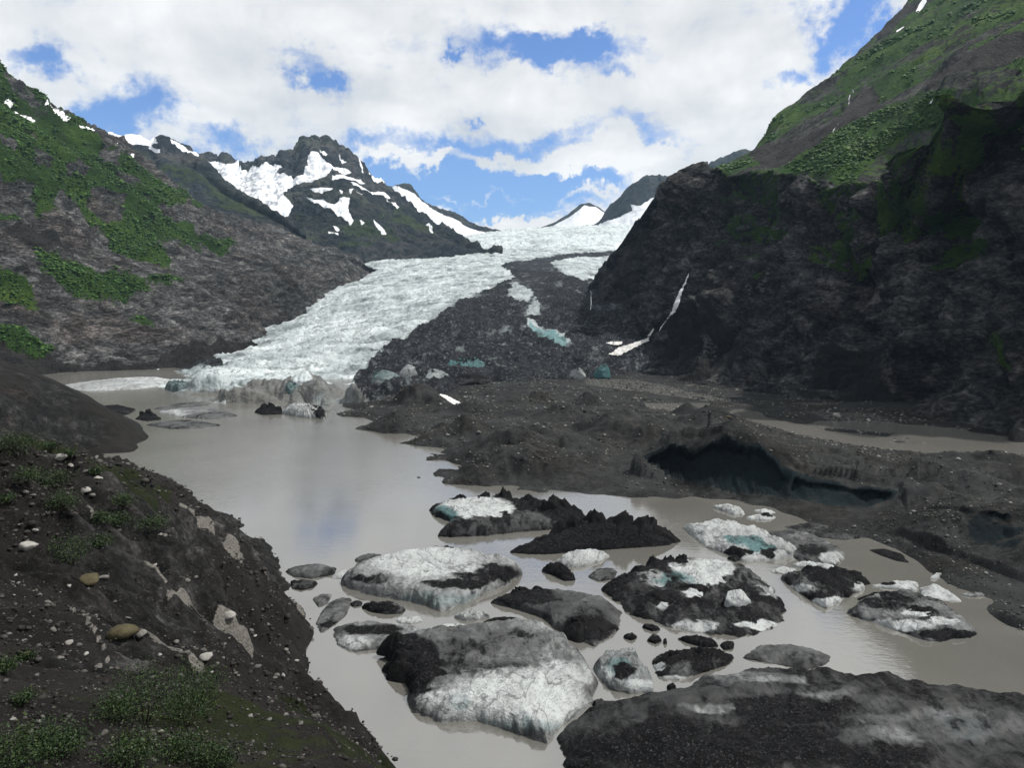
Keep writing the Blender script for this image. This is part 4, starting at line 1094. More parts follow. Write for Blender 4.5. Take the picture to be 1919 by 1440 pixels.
berg('jagged black and white iceberg carrying a clean white ice lump', [(1131, 1109), (1165, 1082), (1215, 1064), (1270, 1057), (1330, 1054), (1390, 1064), (1435, 1094), (1473, 1144), (1458, 1171), (1394, 1195), (1340, 1191), (1267, 1180), (1186, 1153)], 2.0, .66, .35, 0.08,
     peaks=[(1249, 1068, 2.6, 2.6), (1224, 1072, 2.4, 2.6), (1276, 1070, 2.0, 2.4), (1200, 1085, 1.4, 3), (1160, 1105, 1.2, 2.6), (1300, 1128, 1.0, 3.5), (1235, 1140, 1.0, 4), (1430, 1140, .9, 3)],
     blobs=[('B', 1320, 1065, 50, 17, .95), ('B', 1315, 1085, 30, 12, .6), ('B', 1300, 1172, 42, 9, .95), ('B', 1425, 1172, 40, 8, .8), ('G', 1262, 1085, 40, 12, .65), ('B', 1230, 1085, 20, 14, .4), ('B', 1298, 1112, 16, 8, .9), ('B', 1245, 1135, 12, 8, .6), ('B', 1440, 1110, 16, 12, .4)], k=4, seed=8, rough=.5)
berg('long white iceberg split by a teal fissure', Q6([(515, 245), (640, 222), (800, 255), (900, 300), (995, 352), (880, 378), (760, 383), (690, 352), (600, 322)]), 2.0, .25, .8, .05, blobs=[('G', 1395, 1012, 34, 8, 1.2), ('G', 1425, 1026, 26, 8, 1.1), ('R', 1380, 1035, 26, 9, .7), ('R', 1440, 1035, 14, 8, .7), ('R', 1330, 998, 30, 6, .3)], k=4, seed=9, rough=.45)
berg('flat grey iceberg with a dark frayed rim alongside the teal fissure', Q6([(840, 272), (950, 252), (1050, 285), (1140, 325), (1182, 352), (1140, 402), (1000, 385), (930, 340)]), 1.2, .42, .24, .03, k=4, seed=10, rough=.4, blobs=[('B', 1560, 1045, 20, 12, .6), ('R', 1520, 1030, 26, 10, .4)])
berg('gravel-coloured ice raft grounded against the moraine shore', Q6([(930, 240), (1030, 222), (1150, 245), (1260, 282), (1170, 294), (1040, 278)]), .5, .55, .12, k=3, seed=11)
berg('dark craggy iceberg with a white wave-cut foot', Q6([(910, 452), (985, 428), (1100, 425), (1212, 445), (1262, 492), (1180, 535), (1100, 577), (1040, 545), (980, 505)]), 1.7, .72, .35, 0, peaks=[(1560, 1088, 1.5, 3.2), (1520, 1085, 1.3, 3), (1595, 1092, 1.3, 2.6), (1550, 1108, .8, 3)], blobs=[('B', 1560, 1130, 40, 9, 1.0), ('B', 1500, 1103, 24, 7, .7), ('B', 1612, 1102, 14, 8, .8)], k=4, seed=12, rough=.5)
berg('thin white ice plate behind the dark craggy berg', Q6([(955, 400), (1010, 388), (1120, 405), (1205, 436), (1120, 428), (1020, 415)]), .8, .05, .95, k=4, seed=13)
berg('small rounded white floe touching the thin white plate', Q6([(870, 425), (920, 408), (980, 420), (940, 438)]), .5, .05, .85, k=3, seed=14)
berg('mottled black and white iceberg with a dark slab end, apart in brown water', Q6([(1192, 602), (1245, 545), (1335, 512), (1480, 530), (1600, 572), (1730, 690), (1620, 706), (1520, 714), (1400, 672), (1300, 638)]), 1.6, .52, .5, .03, peaks=[(1728, 1165, .9, 2.8), (1650, 1125, .7, 3)], blobs=[('B', 1690, 1172, 50, 9, .9), ('R', 1780, 1190, 46, 8, .8), ('R', 1670, 1130, 50, 12, .3), ('B', 1770, 1165, 24, 7, .7), ('B', 1720, 1150, 26, 5, .7)], k=4, seed=15, rough=.5)
berg('white ice plate with a black lump beside the mottled berg', Q6([(1288, 484), (1380, 468), (1478, 470), (1480, 505), (1390, 498), (1330, 492)]), .5, .12, .95, k=4, seed=16, blobs=[('R', 1665, 1094, 14, 4, 1)])
berg('white ice plate scored by dark lines', Q6([(1486, 495), (1550, 478), (1610, 510), (1662, 548), (1570, 542), (1500, 532)]), .5, .15, .95, k=4, seed=17)
berg('tiny white floe at the moraine foot', Q6([(1528, 456), (1560, 436), (1582, 438), (1555, 456)]), .5, .1, .9, k=3, seed=18)
berg('thin pale floe stranded along the gravel shore', Q6([(1655, 520), (1740, 516), (1760, 526), (1700, 530)]), .4, .35, .5, k=3, seed=63)
berg('flat grey gritty ice raft alone at the edge of the reflected cliff', Q6([(755, 782), (820, 735), (950, 727), (1050, 750), (1115, 776), (1105, 808), (1020, 830), (880, 806)]), .6, .40, .22, k=3, seed=19)
berg('small craggy black iceberg with two peaks in the pale water', Q6([(380, 795), (440, 765), (560, 760), (680, 765), (722, 776), (690, 812), (600, 840), (500, 872), (405, 862)]), 1.0, .72, .3, 0, peaks=[(1270, 1240, 1.5, 2.6), (1312, 1236, 1.5, 2.6), (1250, 1250, .9, 2), (1335, 1238, .8, 2)], blobs=[('B', 1233, 1248, 10, 9, 1), ('B', 1270, 1272, 46, 4, .6)], k=3, seed=20, rough=.5)
berg('oval grey-green iceberg hollowed in the middle, with white corners', Q6([(140, 825), (180, 780), (240, 760), (310, 775), (350, 830), (385, 882), (380, 926), (290, 930), (200, 912)]), 1.6, .28, .5, .30, blobs=[('R', 1165, 1258, 22, 14, .7), ('B', 1135, 1262, 14, 12, 1.1), ('B', 1200, 1285, 26, 10, .7), ('G', 1160, 1250, 22, 16, .4)], k=4, seed=21, rough=.5)
berg('row of low black ice lumps near the two-peaked berg', Q6([(488, 705), (540, 696), (640, 718), (655, 735), (600, 740), (530, 722)]), .8, .78, .15, k=3, seed=22)
berg('small dark ice lump with a flat top', Q6([(660, 730), (690, 718), (720, 722), (716, 745), (680, 750)]), .7, .72, .12, k=3, seed=23)
berg('small oval grey floe between the jagged berg and the pale dome', Q6([(115, 445), (150, 420), (200, 412), (235, 425), (220, 455), (160, 465)]), .7, .50, .2, k=3, seed=24)
berg('pale domed iceberg, smooth and nearly white', Q5([(1240, 450), (1290, 415), (1400, 400), (1500, 418), (1440, 448), (1370, 470), (1300, 475)]), 1.5, .05, .75, .08, k=3, seed=25, rough=.3)
berg('black ice knob in front of the pale dome', Q5([(1170, 492), (1215, 470), (1270, 480), (1310, 510), (1335, 535), (1280, 540), (1230, 515)]), 1.4, .98, .1, k=3, seed=26, rough=.5)
berg('low grey floe nudging the dark gravel bank', Q5([(-62, 495), (0, 475), (90, 468), (180, 482), (165, 510), (60, 528), (-20, 520)]), .9, .50, .28, k=3, seed=27)
berg('grey floe with a ridged back near the open lake', Q5([(268, 440), (310, 425), (370, 422), (450, 437), (400, 458), (320, 460)]), .9, .50, .3, k=3, seed=28)
berg('faint white plate awash beside the ridged floe', Q5([(148, 525), (200, 495), (260, 480), (322, 484), (290, 510), (220, 528)]), .35, .15, .75, k=3, seed=29)
berg('small dark floe closest to the bank rocks', Q5([(-40, 545), (20, 540), (92, 550), (70, 572), (10, 585), (-35, 575)]), .6, .68, .2, k=3, seed=30)
berg('leaf-shaped grey ice plate with a black edge', Q5([(82, 742), (110, 690), (150, 645), (210, 622), (255, 628), (235, 690), (228, 705), (150, 765), (105, 790)]), .6, .40, .24, k=4, seed=31, blobs=[('R', 625, 1172, 26, 5, .6)])
berg('little speckled floe above the leaf-shaped plate', Q5([(68, 628), (110, 608), (158, 606), (140, 645), (95, 665)]), .45, .40, .3, k=3, seed=32)
berg('small grey floe like a pebble beside the leaf-shaped plate', Q5([(245, 652), (275, 637), (308, 645), (300, 660), (262, 664)]), .4, .6, .2, k=3, seed=33)
berg('row of black knobs on a white rimmed floe', Q5([(300, 665), (350, 652), (440, 655), (515, 675), (500, 695), (430, 702), (350, 690)]), .6, .72, .5, k=3, seed=34, rough=.8, peaks=[(697, 1142, .8, 1.4), (715, 1146, .9, 1.5), (735, 1147, .8, 1.4)])
berg('speckled grey slab with a whitish side in still water', Q5([(168, 775), (250, 752), (360, 745), (480, 772), (570, 800), (662, 828), (560, 846), (430, 862), (260, 880), (185, 848)]), 1.0, .38, .38, k=4, seed=35, blobs=[('B', 660, 1205, 36, 12, .35), ('R', 700, 1180, 60, 9, .4)])
berg('bright white ice plate, clean and flat', Q5([(618, 786), (680, 765), (745, 748), (822, 762), (790, 785), (700, 806)]), .6, .02, 1.0, k=4, seed=36)
berg('pale crumpled floe with dark flecks', Q5([(748, 715), (790, 700), (860, 694), (922, 714), (870, 724), (800, 732)]), .7, .3, .7, k=3, seed=37, rough=.7)
berg('single black lump of ice off the broad slab', Q5([(765, 812), (790, 794), (825, 792), (846, 804), (825, 818), (785, 826)]), .8, .97, .1, k=3, seed=38)
berg('thin black floe in the blue reflection', Q5([(858, 755), (900, 735), (960, 716), (1060, 718), (1010, 728), (940, 742), (890, 768)]), .35, .85, .3, k=3, seed=39)
berg('small white floe beside the clean plate', Q5([(468, 730), (520, 718), (580, 716), (596, 732), (540, 744), (490, 744)]), .4, .05, .9, k=3, seed=40)
berg('pale mottled slush raft between the white plates', Q5([(415, 745), (520, 750), (590, 765), (575, 785), (500, 775)]), .2, .25, .6, k=3, seed=64)
bits = [Q6([(262, 700), (290, 690), (315, 700), (295, 710)]), Q6([(358, 712), (375, 694), (405, 696), (420, 712), (395, 724)]), Q6([(134, 975), (165, 964), (208, 970), (190, 985), (145, 988)]), Q6([(690, 372), (720, 362), (750, 372), (725, 384)]), Q6([(338, 655), (375, 652), (415, 666), (380, 672)]), Q6([(440, 905), (470, 892), (480, 910), (455, 925)]), Q5([(1565, 812), (1600, 802), (1632, 812), (1605, 824)]), Q5([(530, 830), (545, 824), (552, 834), (538, 840)]), Q6([(425, 716), (437, 712), (442, 722), (430, 726)]), Q6([(620, 758), (632, 750), (640, 762), (628, 768)])]
for n_, q in enumerate(bits):
    berg('small loose lump of dark ice floating free in the pale water', q, .6, .8, .3, k=3, seed=41 + n_, group='small loose ice lumps')
berg('white floe flecked with black under the moraine wall', Q6([(625, 157), (680, 152), (745, 165), (765, 188), (720, 190), (670, 172)]), .8, .30, .85, k=3, seed=52, rough=.6)
berg('white floe carrying a black cone under the moraine wall', Q6([(765, 202), (830, 190), (890, 200), (870, 211), (810, 210)]), .6, .15, .85, k=3, seed=53, peaks=[(1436, 970, 1.0, 2.2)])
berg('thin bright ice strip beneath the ice wall', Q6([(800, 172), (850, 168), (892, 180), (850, 185)]), .4, .02, .95, k=3, seed=54)
berg('dark ice lump awash in brown water near the moraine', Q6([(1278, 335), (1340, 330), (1400, 350), (1445, 388), (1390, 380), (1320, 355)]), .35, .9, .05, k=2.5, seed=55, peaks=[(1680, 1044, .7, 1.8)])
Q4 = lambda L_: [(x / 1.8, y / 1.8 + 640) for x, y in L_]
berg('long low grey and white ice tongue in the far inlet', Q4([(190, 155), (300, 140), (420, 128), (520, 124), (575, 132), (540, 150), (470, 160), (300, 168)]), 2.4, .18, .72, k=3, seed=56, blobs=[('B', 285, 714, 40, 8, .5)])
berg('dark flat floe off the gravel hill', Q4([(315, 232), (350, 222), (400, 220), (455, 232), (430, 248), (380, 250)]), 1.6, .85, .2, k=3, seed=57)
berg('black spiky iceberg off the gravel hill', Q4([(455, 263), (480, 252), (520, 252), (545, 264), (500, 270)]), 1.4, .95, .1, k=3, seed=58, peaks=[(277, 782, 4.2, 4.5), (287, 783, 3.2, 3.5), (268, 784, 2.8, 3)])
berg('long smooth grey ice back low in the water', Q4([(535, 238), (600, 228), (690, 226), (760, 240), (802, 251), (720, 264), (620, 258)]), 2.0, .38, .35, k=2.6, seed=59, rough=.15, blobs=[('B', 310, 775, 40, 5, .4)])
berg('narrow grey ice back beyond the smooth one', Q4([(520, 228), (600, 214), (700, 206), (712, 212), (640, 224), (560, 232)]), 1.4, .45, .28, k=2.6, seed=65, rough=.15)
berg('flat dark grey ice back with pale grit', Q4([(495, 283), (560, 272), (640, 268), (745, 283), (680, 294), (580, 296)]), 1.5, .48, .25, k=2.6, seed=60, rough=.15)
berg('black crag of ice in front of the glacier snout', Q4([(858, 240), (890, 232), (945, 236), (950, 246), (890, 249)]), 2.0, .95, .2, k=3, seed=61, peaks=[(495, 773, 3.4, 5), (510, 774, 4.2, 5), (520, 775, 2.4, 3.5)])
berg('pale pointed iceberg in front of the glacier snout', Q4([(945, 242), (990, 234), (1040, 232), (1100, 244), (1092, 264), (1030, 258), (980, 252)]), 4.2, .28, .7, .10, k=2.5, seed=62, rough=.4, blobs=[('R', 600, 770, 12, 14, .7)])
berg('small teal ice block at the tip of the glacier snout', Q4([(556, 162), (585, 154), (640, 160), (650, 172), (600, 172)]), 3.6, .3, .4, .55, rough=.9, k=4, seed=66)
berg('small dark floe in the far inlet', Q4([(180, 162), (205, 157), (228, 162), (205, 167)]), 1.2, .9, .1, k=3, seed=67)

# blocks of clean ice: on the jagged berg, and standing at the foot of the debris lobe
def ice_lump(label, px_, py_, wpx, hm, z0, seed, teal=.25, white=.8, debris=0.0, name='ice_lump', flat=.9, rough=.22, capd=.5):
    c = at_height(px_, py_, z0)
    wid = wpx / F * c[1] / 2
    nr, nt = 26, 40
    v = np.linspace(0, math.pi, nr)[:, None]
    a = np.linspace(0, 2 * math.pi, nt)[None]
    D = np.stack([np.sin(v) * np.cos(a), np.sin(v) * np.sin(a), np.cos(v) + 0 * a], -1)
    g = np.random.default_rng(seed)
    S = D * 1.25
    for _ in range(13):
        n = g.normal(size=3)
        n[2] = abs(n[2]) * .7
        n /= np.linalg.norm(n)
        d = g.uniform(.72, .98)
        S = S - np.maximum(S @ n - d, 0)[..., None] * n
    S = S * (1 + rough * fbm(D * 1.0 + seed, 1.6, 5, .6, 'r')[..., None])
    V = S * np.array([wid, wid * flat, hm * .56]) + np.array([0, 0, hm * .36])
    M = np.stack([debris + .5 * fbm(D + seed, 2, 4) + capd * np.clip(D[..., 2] * 1.5 - .3, 0, 1), teal + 0.3 * fbm(D, 3, 3) + np.clip(-D[..., 2] * .5, 0, .4), white + 0 * D[..., 2], 0 * D[..., 2]], -1)
    o = grid_obj(name, V, M_BERG, M)
    o.location = c
    tag(o, label, 'ice block')
    return o


ice_lump('clean rounded white ice lump sitting on the jagged black berg', 1381, 1144, 46, 4.6, 0.6, 3, teal=.18, white=1.0, rough=.06, capd=0)
ice_lump('pointed pale grey ice block at the foot of the debris lobe', 766, 716, 42, 15, 2, 5, teal=.05, white=.6, capd=.2)
ice_lump('scalloped teal and white ice block beside the ice cave', 815, 716, 44, 11, 2, 6, teal=.45, white=.8)
berg('deep teal cave wall of ice above the gravel flat', [(826, 706), (845, 700), (880, 696), (908, 698), (918, 706), (900, 712), (860, 714), (835, 712)], 10, .25, .25, 1.0, k=7, rough=.5, z0=2.0, seed=70, name='ice_wall', cat='ice block', blobs=[('R', 870, 668, 60, 8, .6)])
ice_lump('brown dirty ice mound between the cave and the gravel', 880, 719, 60, 9, 2, 8, teal=0, white=.1, debris=.62)
ice_lump('dark teal ice block under the rock wall', 1128, 708, 26, 11, 3, 9, teal=1.0, white=.1)
ice_lump('white weathered ice fin near the dark teal block', 1084, 710, 26, 9, 3, 10, teal=.05, white=.7, flat=.4)
ice_lump('fluted teal ice buttress at the end of the white ice', 722, 722, 50, 13, 1, 11, teal=.6, white=.6)
ice_lump('blue-green ice corner at the lake end of the snout', 548, 750, 30, 11, 0, 12, teal=.7, white=.6)

# ------------------------------------------------------------------ falling water and snow lying on the rocks
bpy.context.view_layer.update()
DG = bpy.context.evaluated_depsgraph_get()
c_, s_ = math.cos(PITCH), math.sin(PITCH)


def hit(a, b):
    u, v = ray(a, b)
    d = Vector((float(u), 1.0, float(v))).normalized()
    ok, loc, nor, idx, ob, mt = SC.ray_cast(DG, Vector((0, 0, CAM_H)), d)
    return (np.array(loc), np.array(nor), ob) if ok else (None, None, None)


M_FALL = simple_mat('white_water', (0.50, 0.52, 0.54), (0.85, 0.87, 0.88), 0.4, 0.5, 0.2)
M_SNOW = simple_mat('old_snow', (0.40, 0.39, 0.37), (0.66, 0.66, 0.65), 0.12, 0.7, 0.3)


def drape(name, label, cat, poly, mat, lift, step=1.6, kind=None, group=None, warp=2.0, seed=0):
    """lay a sheet of water or snow on the ground inside a pixel outline"""
    poly = np.asarray(poly, float)
    x0, y0 = poly.min(0) - 2
    x1, y1 = poly.max(0) + 2
    gx_, gy_ = np.meshgrid(np.arange(x0, x1, step), np.arange(y0, y1, step))
    q = np.stack([gx_, gy_, 0 * gx_ + seed], -1)
    ins = in_poly(gx_ + fbm(q, .12, 3) * warp, gy_ + fbm(q, .12, 3, seed=3) * warp, poly)
    P = np.zeros(gx_.shape + (3,))
    ok = np.zeros(gx_.shape, bool)
    for i, j in zip(*np.where(ins)):
        l, n, ob = hit(gx_[i, j], gy_[i, j])
        if l is not None:
            to = np.array([0, 0, CAM_H]) - l
            P[i, j] = l + n * lift * .7 + to / np.linalg.norm(to) * lift * .4
            ok[i, j] = True
    V, F_, idx = [], [], -np.ones(gx_.shape, int)
    for i, j in zip(*np.where(ok)):
        idx[i, j] = len(V)
        V.append(P[i, j])
    for i in range(gx_.shape[0] - 1):
        for j in range(gx_.shape[1] - 1):
            f = [idx[i, j], idx[i + 1, j], idx[i + 1, j + 1], idx[i, j + 1]]
            if min(f) >= 0:
                d = [np.linalg.norm(V[f[0]] - V[k]) for k in f[1:]]
                if max(d) < 60:
                    F_.append(f)
    if not F_:
        return None
    o = mesh_obj(name, np.array(V), F_, mat)
    tag(o, label, cat, group, kind)
    return o


def ribbon(pts, widths):
    pts = np.asarray(pts, float)
    d = np.gradient(pts, axis=0)
    n = np.stack([-d[:, 1], d[:, 0]], -1)
    n /= np.linalg.norm(n, axis=1)[:, None]
    w_ = np.asarray(widths)[:, None] / 2
    return np.concatenate([pts + n * w_, (pts - n * w_)[::-1]])


drape('waterfall', 'white waterfall dropping down the dark rock wall to the snow patch', 'waterfall', ribbon(c3([(530, 678), (510, 720), (490, 765), (478, 800), (465, 835), (448, 855)]), [2, 4, 7, 10, 8, 3]), M_FALL, .5, 1.0, kind='structure', warp=3)
drape('waterfall', 'thin thread of water below the main fall', 'waterfall', ribbon(c3([(448, 855), (430, 880), (412, 905), (404, 918)]), [2.2, 2.0, 3.2, 2.0]), M_FALL, .5, .8, kind='structure', warp=1.2)
drape('waterfall', 'short wet streak shining on a brown ledge high on the wall', 'waterfall', ribbon(c3([(1160, 310), (1146, 335), (1150, 350)]), [1.2, 2.6, 1.2]), M_FALL, .3, .9, kind='structure', warp=1.5)
drape('waterfall', 'faint thread of water falling beside the debris lobe', 'waterfall', ribbon([(1107, 545), (1108, 565), (1107, 582)], [1.4, 1.8, 1.4]), M_FALL, .4, .7, kind='structure', warp=.5)
drape('snow_patch', 'old snow patch lying at the foot of the rock wall', 'snow', c3([(300, 968), (345, 950), (366, 942), (362, 960), (310, 988), (270, 1008), (240, 1022), (190, 1016), (215, 1004), (236, 985)]), M_SNOW, 1.2, 1.2, warp=2)
drape('snow_patch', 'small snow strip beside the old snow patch', 'snow', c3([(178, 966), (225, 961), (255, 962), (252, 974), (225, 978), (195, 974)]), M_SNOW, 1.0, 1.0, warp=1.5)
drape('snow_patch', 'snow fleck between the snow patch and the waterfall', 'snow', c3([(355, 940), (380, 905), (384, 912), (368, 942)]), M_SNOW, 1.2, .8, warp=.5)
drape('snow_patch', 'wet snow strip in the hollow beside the gravel cone', 'snow', [(818, 739), (838, 743), (864, 757), (856, 760), (836, 750)], M_SNOW, .4, 1.2, warp=1)

# ------------------------------------------------------------------ stones and gravel
ICO_V = np.array([(-1, 1.618, 0), (1, 1.618, 0), (-1, -1.618, 0), (1, -1.618, 0), (0, -1, 1.618), (0, 1, 1.618), (0, -1, -1.618), (0, 1, -1.618), (1.618, 0, -1), (1.618, 0, 1), (-1.618, 0, -1), (-1.618, 0, 1)]) / 1.902
ICO_F = np.array([(0, 11, 5), (0, 5, 1), (0, 1, 7), (0, 7, 10), (0, 10, 11), (1, 5, 9), (5, 11, 4), (11, 10, 2), (10, 7, 6), (7, 1, 8), (3, 9, 4), (3, 4, 2), (3, 2, 6), (3, 6, 8), (3, 8, 9), (4, 9, 5), (2, 4, 11), (6, 2, 10), (8, 6, 7), (9, 8, 1)])


def scatter_mesh(name, P, size, mat, flat=.65, jit=.28, lift=.15, parent=None, smooth=False, sq=1.0):
    n = len(P)
    g = np.random.default_rng(n + 3)
    V = ICO_V[None] * (1 + g.uniform(-jit, jit, (n, 12, 1))) * g.uniform(.75, 1.25, (n, 1, 3))
    a = g.uniform(0, 6.283, n)
    ca, sa = np.cos(a)[:, None], np.sin(a)[:, None]
    x, y = V[..., 0] * ca - V[..., 1] * sa, V[..., 0] * sa + V[..., 1] * ca
    V = np.stack([x, y, V[..., 2] * flat], -1) * size[:, None, None] + P[:, None]
    V[..., 2] += (size * lift)[:, None]
    Fc = (ICO_F[None] + 12 * np.arange(n)[:, None, None]).reshape(-1, 3)
    return mesh_obj(name, V, Fc, mat, parent, smooth=smooth)


def stone_mat(name, stops):
    """each loose stone its own tone, through the mesh island it belongs to"""
    m, t = new_mat(name)
    g = t.n('ShaderNodeNewGeometry')
    n = t.noise(g.outputs['Position'], 5.0, 4.0, .6)
    col = t.ramp(t.math('ADD', t.math('MULTIPLY', g.outputs['Random Per Island'], .8), t.math('MULTIPLY', n, .2)), stops)
    return finish(m, t, col, .85, (n, .05, .5), .25)


M_GRAVEL = stone_mat('gravel_stone', [(0.1, (.008, .0075, .007)), (.6, (.026, .024, .022)), (.86, (.075, .072, .067)), (.96, (.23, .22, .205))])
M_GRAVEL2 = stone_mat('moraine_stone', [(0.1, (.017, .017, .016)), (.55, (.045, .044, .04)), (.80, (.12, .12, .112)), (.95, (.28, .275, .26))])
M_STONE = [simple_mat('pale_stone', (.17, .165, .155), (.36, .35, .33), 1.2, .85, .05), simple_mat('grey_stone', (.075, .072, .068), (.17, .165, .155), 1.2, .85, .05), simple_mat('ochre_stone', (.035, .030, .016), (.085, .074, .042), 1.0, .9, .06)]

ii = np.where(((BANK_PX > -20) & (BANK_PX < 800) & (BANK_PY > 820) & (BANK_PY < 1460) & (BANK[..., 2] > -.2) & (BANK[..., 1] > 6)).ravel())[0]
wgt = (0.25 + grav.ravel()[ii]) * np.clip(0.5 + fbm(BANK.reshape(-1, 3)[ii], 1 / 7, 3, seed=7) * 2.0, 0.03, 2)
sel = rng.choice(ii, 15000, p=wgt / wgt.sum())
P = BANK.reshape(-1, 3)[sel]
dist = np.hypot(P[:, 0], P[:, 1])
jitter = rng.normal(size=P.shape) * np.array([.004, .004, 0]) * dist[:, None]
size = np.clip(dist, 15, 200) * np.exp(rng.normal(size=len(P)) * .5) * .00135
tag(scatter_mesh('bank_gravel', P + jitter, size, M_GRAVEL), 'loose gravel strewn over the near bank', 'gravel', kind='stuff')
ii = np.where(((MOR_PX > 600) & (MOR_PX < 1960) & (MOR_PY > 700) & (MOR[..., 2] > .1)).ravel())[0]
wgt = np.clip(.35 + fbm(MOR.reshape(-1, 3)[ii], 1 / 26, 3, seed=17) * 1.6, 0.02, 2) * (WM.ravel()[ii] < .15)
sel = rng.choice(ii, 15000, p=wgt / wgt.sum())
P = MOR.reshape(-1, 3)[sel] + rng.normal(size=(15000, 3)) * np.array([.5, .5, 0])
size = np.clip(P[:, 1], 150, 500) * np.exp(rng.normal(size=len(P)) * .45) * .00092
tag(scatter_mesh('moraine_gravel', P, size, M_GRAVEL2), 'loose gravel and cobbles strewn over the moraine hills', 'gravel', kind='stuff')


def stone_mesh(seed):
    g = np.random.default_rng(seed)
    nr, nt = 9, 14
    v = np.linspace(0, math.pi, nr)[:, None]
    a = np.linspace(0, 2 * math.pi, nt)[None]
    D = np.stack([np.sin(v) * np.cos(a), np.sin(v) * np.sin(a), np.cos(v) + 0 * a], -1)
    S = D * 1.3
    for _ in range(11):
        n = g.normal(size=3)
        n /= np.linalg.norm(n)
        S = S - np.maximum(S @ n - g.uniform(.62, .95), 0)[..., None] * n
    return mesh_obj('stone', S * np.array([1, .8, .62]), grid_faces(nr, nt), None, link=False, smooth=False)


STONES = {}


def stone(name, label, a, b, wpx, mat, seed, group=None, tall=1.0):
    l, n, ob = hit(a, b)
    if l is None:
        return
    key = (seed % 7, mat.name)
    if key not in STONES:
        me = stone_mesh(seed % 7 + 20)
        me.materials.append(mat)
        STONES[key] = me
    o = bpy.data.objects.new(name, STONES[key])
    COL.objects.link(o)
    s = wpx / F * np.linalg.norm(l - np.array([0, 0, CAM_H])) / 2
    o.location = Vector(l) + Vector((0, 0, s * .22))
    o.scale = (s, s, s * tall)
    o.rotation_euler = (0.25 * math.sin(seed), 0.25 * math.cos(seed * 1.7), seed * 1.3)
    tag(o, label, 'boulder' if name == 'boulder' else 'stone', group)
    return o


for q, (a, b, wd, mt, lab) in enumerate([(50, 1028, 26, 0, 'pale angular boulder on the dark slope above the white outcrop'), (167, 1092, 34, 2, 'upright ochre boulder beside a flat dark ledge'), (236, 1192, 46, 2, 'large olive-brown boulder lodged on the slope'), (387, 1233, 22, 0, 'rounded white boulder below the pale rock band'), (113, 860, 20, 0, 'pale boulder among the shrubs at the top of the bank'), (184, 899, 14, 0, 'small pale boulder under a shrub on the bank top'), (262, 1192, 22, 1, 'grey boulder leaning by the olive-brown boulder'), (47, 1232, 18, 2, 'brownish boulder in a weedy hollow'), (192, 1086, 22, 1, 'dark grey block next to the ochre boulder'), (427, 1157, 22, 0, 'flat whitish boulder on the gravel fan')]):
    stone('boulder', lab, a, b, wd, M_STONE[mt], q + 3, tall=1.25 if q in (1,) else .85)
for q, (a, b, wd) in enumerate([(67, 996, 9), (178, 1158, 10), (101, 1182, 12), (207, 1193, 12), (46, 1203, 9), (18, 1190, 8), (130, 1206, 13), (147, 1212, 10), (113, 1236, 11), (160, 1228, 10), (185, 1252, 14), (62, 930, 10), (159, 922, 16), (172, 930, 10), (140, 958, 8), (300, 1003, 7), (310, 1005, 9), (470, 1183, 9), (478, 1193, 7), (503, 1172, 8), (520, 1267, 10), (530, 1268, 9), (515, 1272, 8), (563, 1357, 9), (470, 1344, 10), (505, 1350, 9), (440, 1264, 8), (395, 1262, 8), (80, 1346, 9), (130, 1345, 9), (25, 1350, 8), (152, 1388, 10), (378, 1330, 9), (105, 912, 8), (50, 924, 9), (180, 860, 10), (133, 874, 9), (160, 884, 8), (455, 1110, 7), (290, 1060, 7), (350, 1090, 12), (366, 1084, 9), (130, 1100, 7), (215, 1130, 8), (90, 1130, 8), (30, 1080, 8), (240, 1160, 9), (330, 1205, 9), (300, 1230, 8), (420, 1210, 8), (540, 1225, 7), (555, 1240, 8)]):
    if q % 3:
        stone('stone', 'small grey stone lying loose on the dark near bank', a, b, wd, M_STONE[1], q, 'grey stones on the near bank')
    else:
        stone('stone', 'small whitish stone lying loose on the dark near bank', a, b, wd, M_STONE[0], q, 'whitish stones on the near bank')
for q, (a, b, wd, lab) in enumerate([(1365, 783, 11, 'yellowish boulder at the head of the river channel'), (1568, 781, 14, 'pale boulder on the outwash flat by the river pool'), (1797, 862, 8, 'white stone on the river bank mound'), (1893, 944, 6, 'white stone on the gravel crest above the ice wall'), (1628, 789, 8, 'pale stone near the dark mound on the outwash')]):
    stone('boulder', lab, a, b, wd, M_STONE[0 if q != 0 else 2], q + 60)

# ------------------------------------------------------------------ plants
def leaf_mat(name, stops):
    m, t = new_mat(name)
    g = t.n('ShaderNodeNewGeometry')
    n = t.noise(g.outputs['Position'], .6, 3.0, .5)
    col = t.ramp(t.math('ADD', t.math('MULTIPLY', g.outputs['Random Per Island'], .6), t.math('MULTIPLY', n, .4)), stops)
    return finish(m, t, col, .6, None, .25)


M_LEAF = leaf_mat('shrub_leaf', [(.15, (.006, .014, .004)), (.5, (.014, .032, .008)), (.8, (.035, .060, .014)), (.97, (.075, .090, .026))])
M_SCRUB = leaf_mat('scrub_leaf', [(.15, (.010, .034, .006)), (.5, (.024, .070, .009)), (.8, (.052, .115, .013)), (.97, (.11, .17, .025))])
M_TWIG = simple_mat('twig_bark', (.012, .009, .007), (.035, .028, .022), 8, .9, .004)


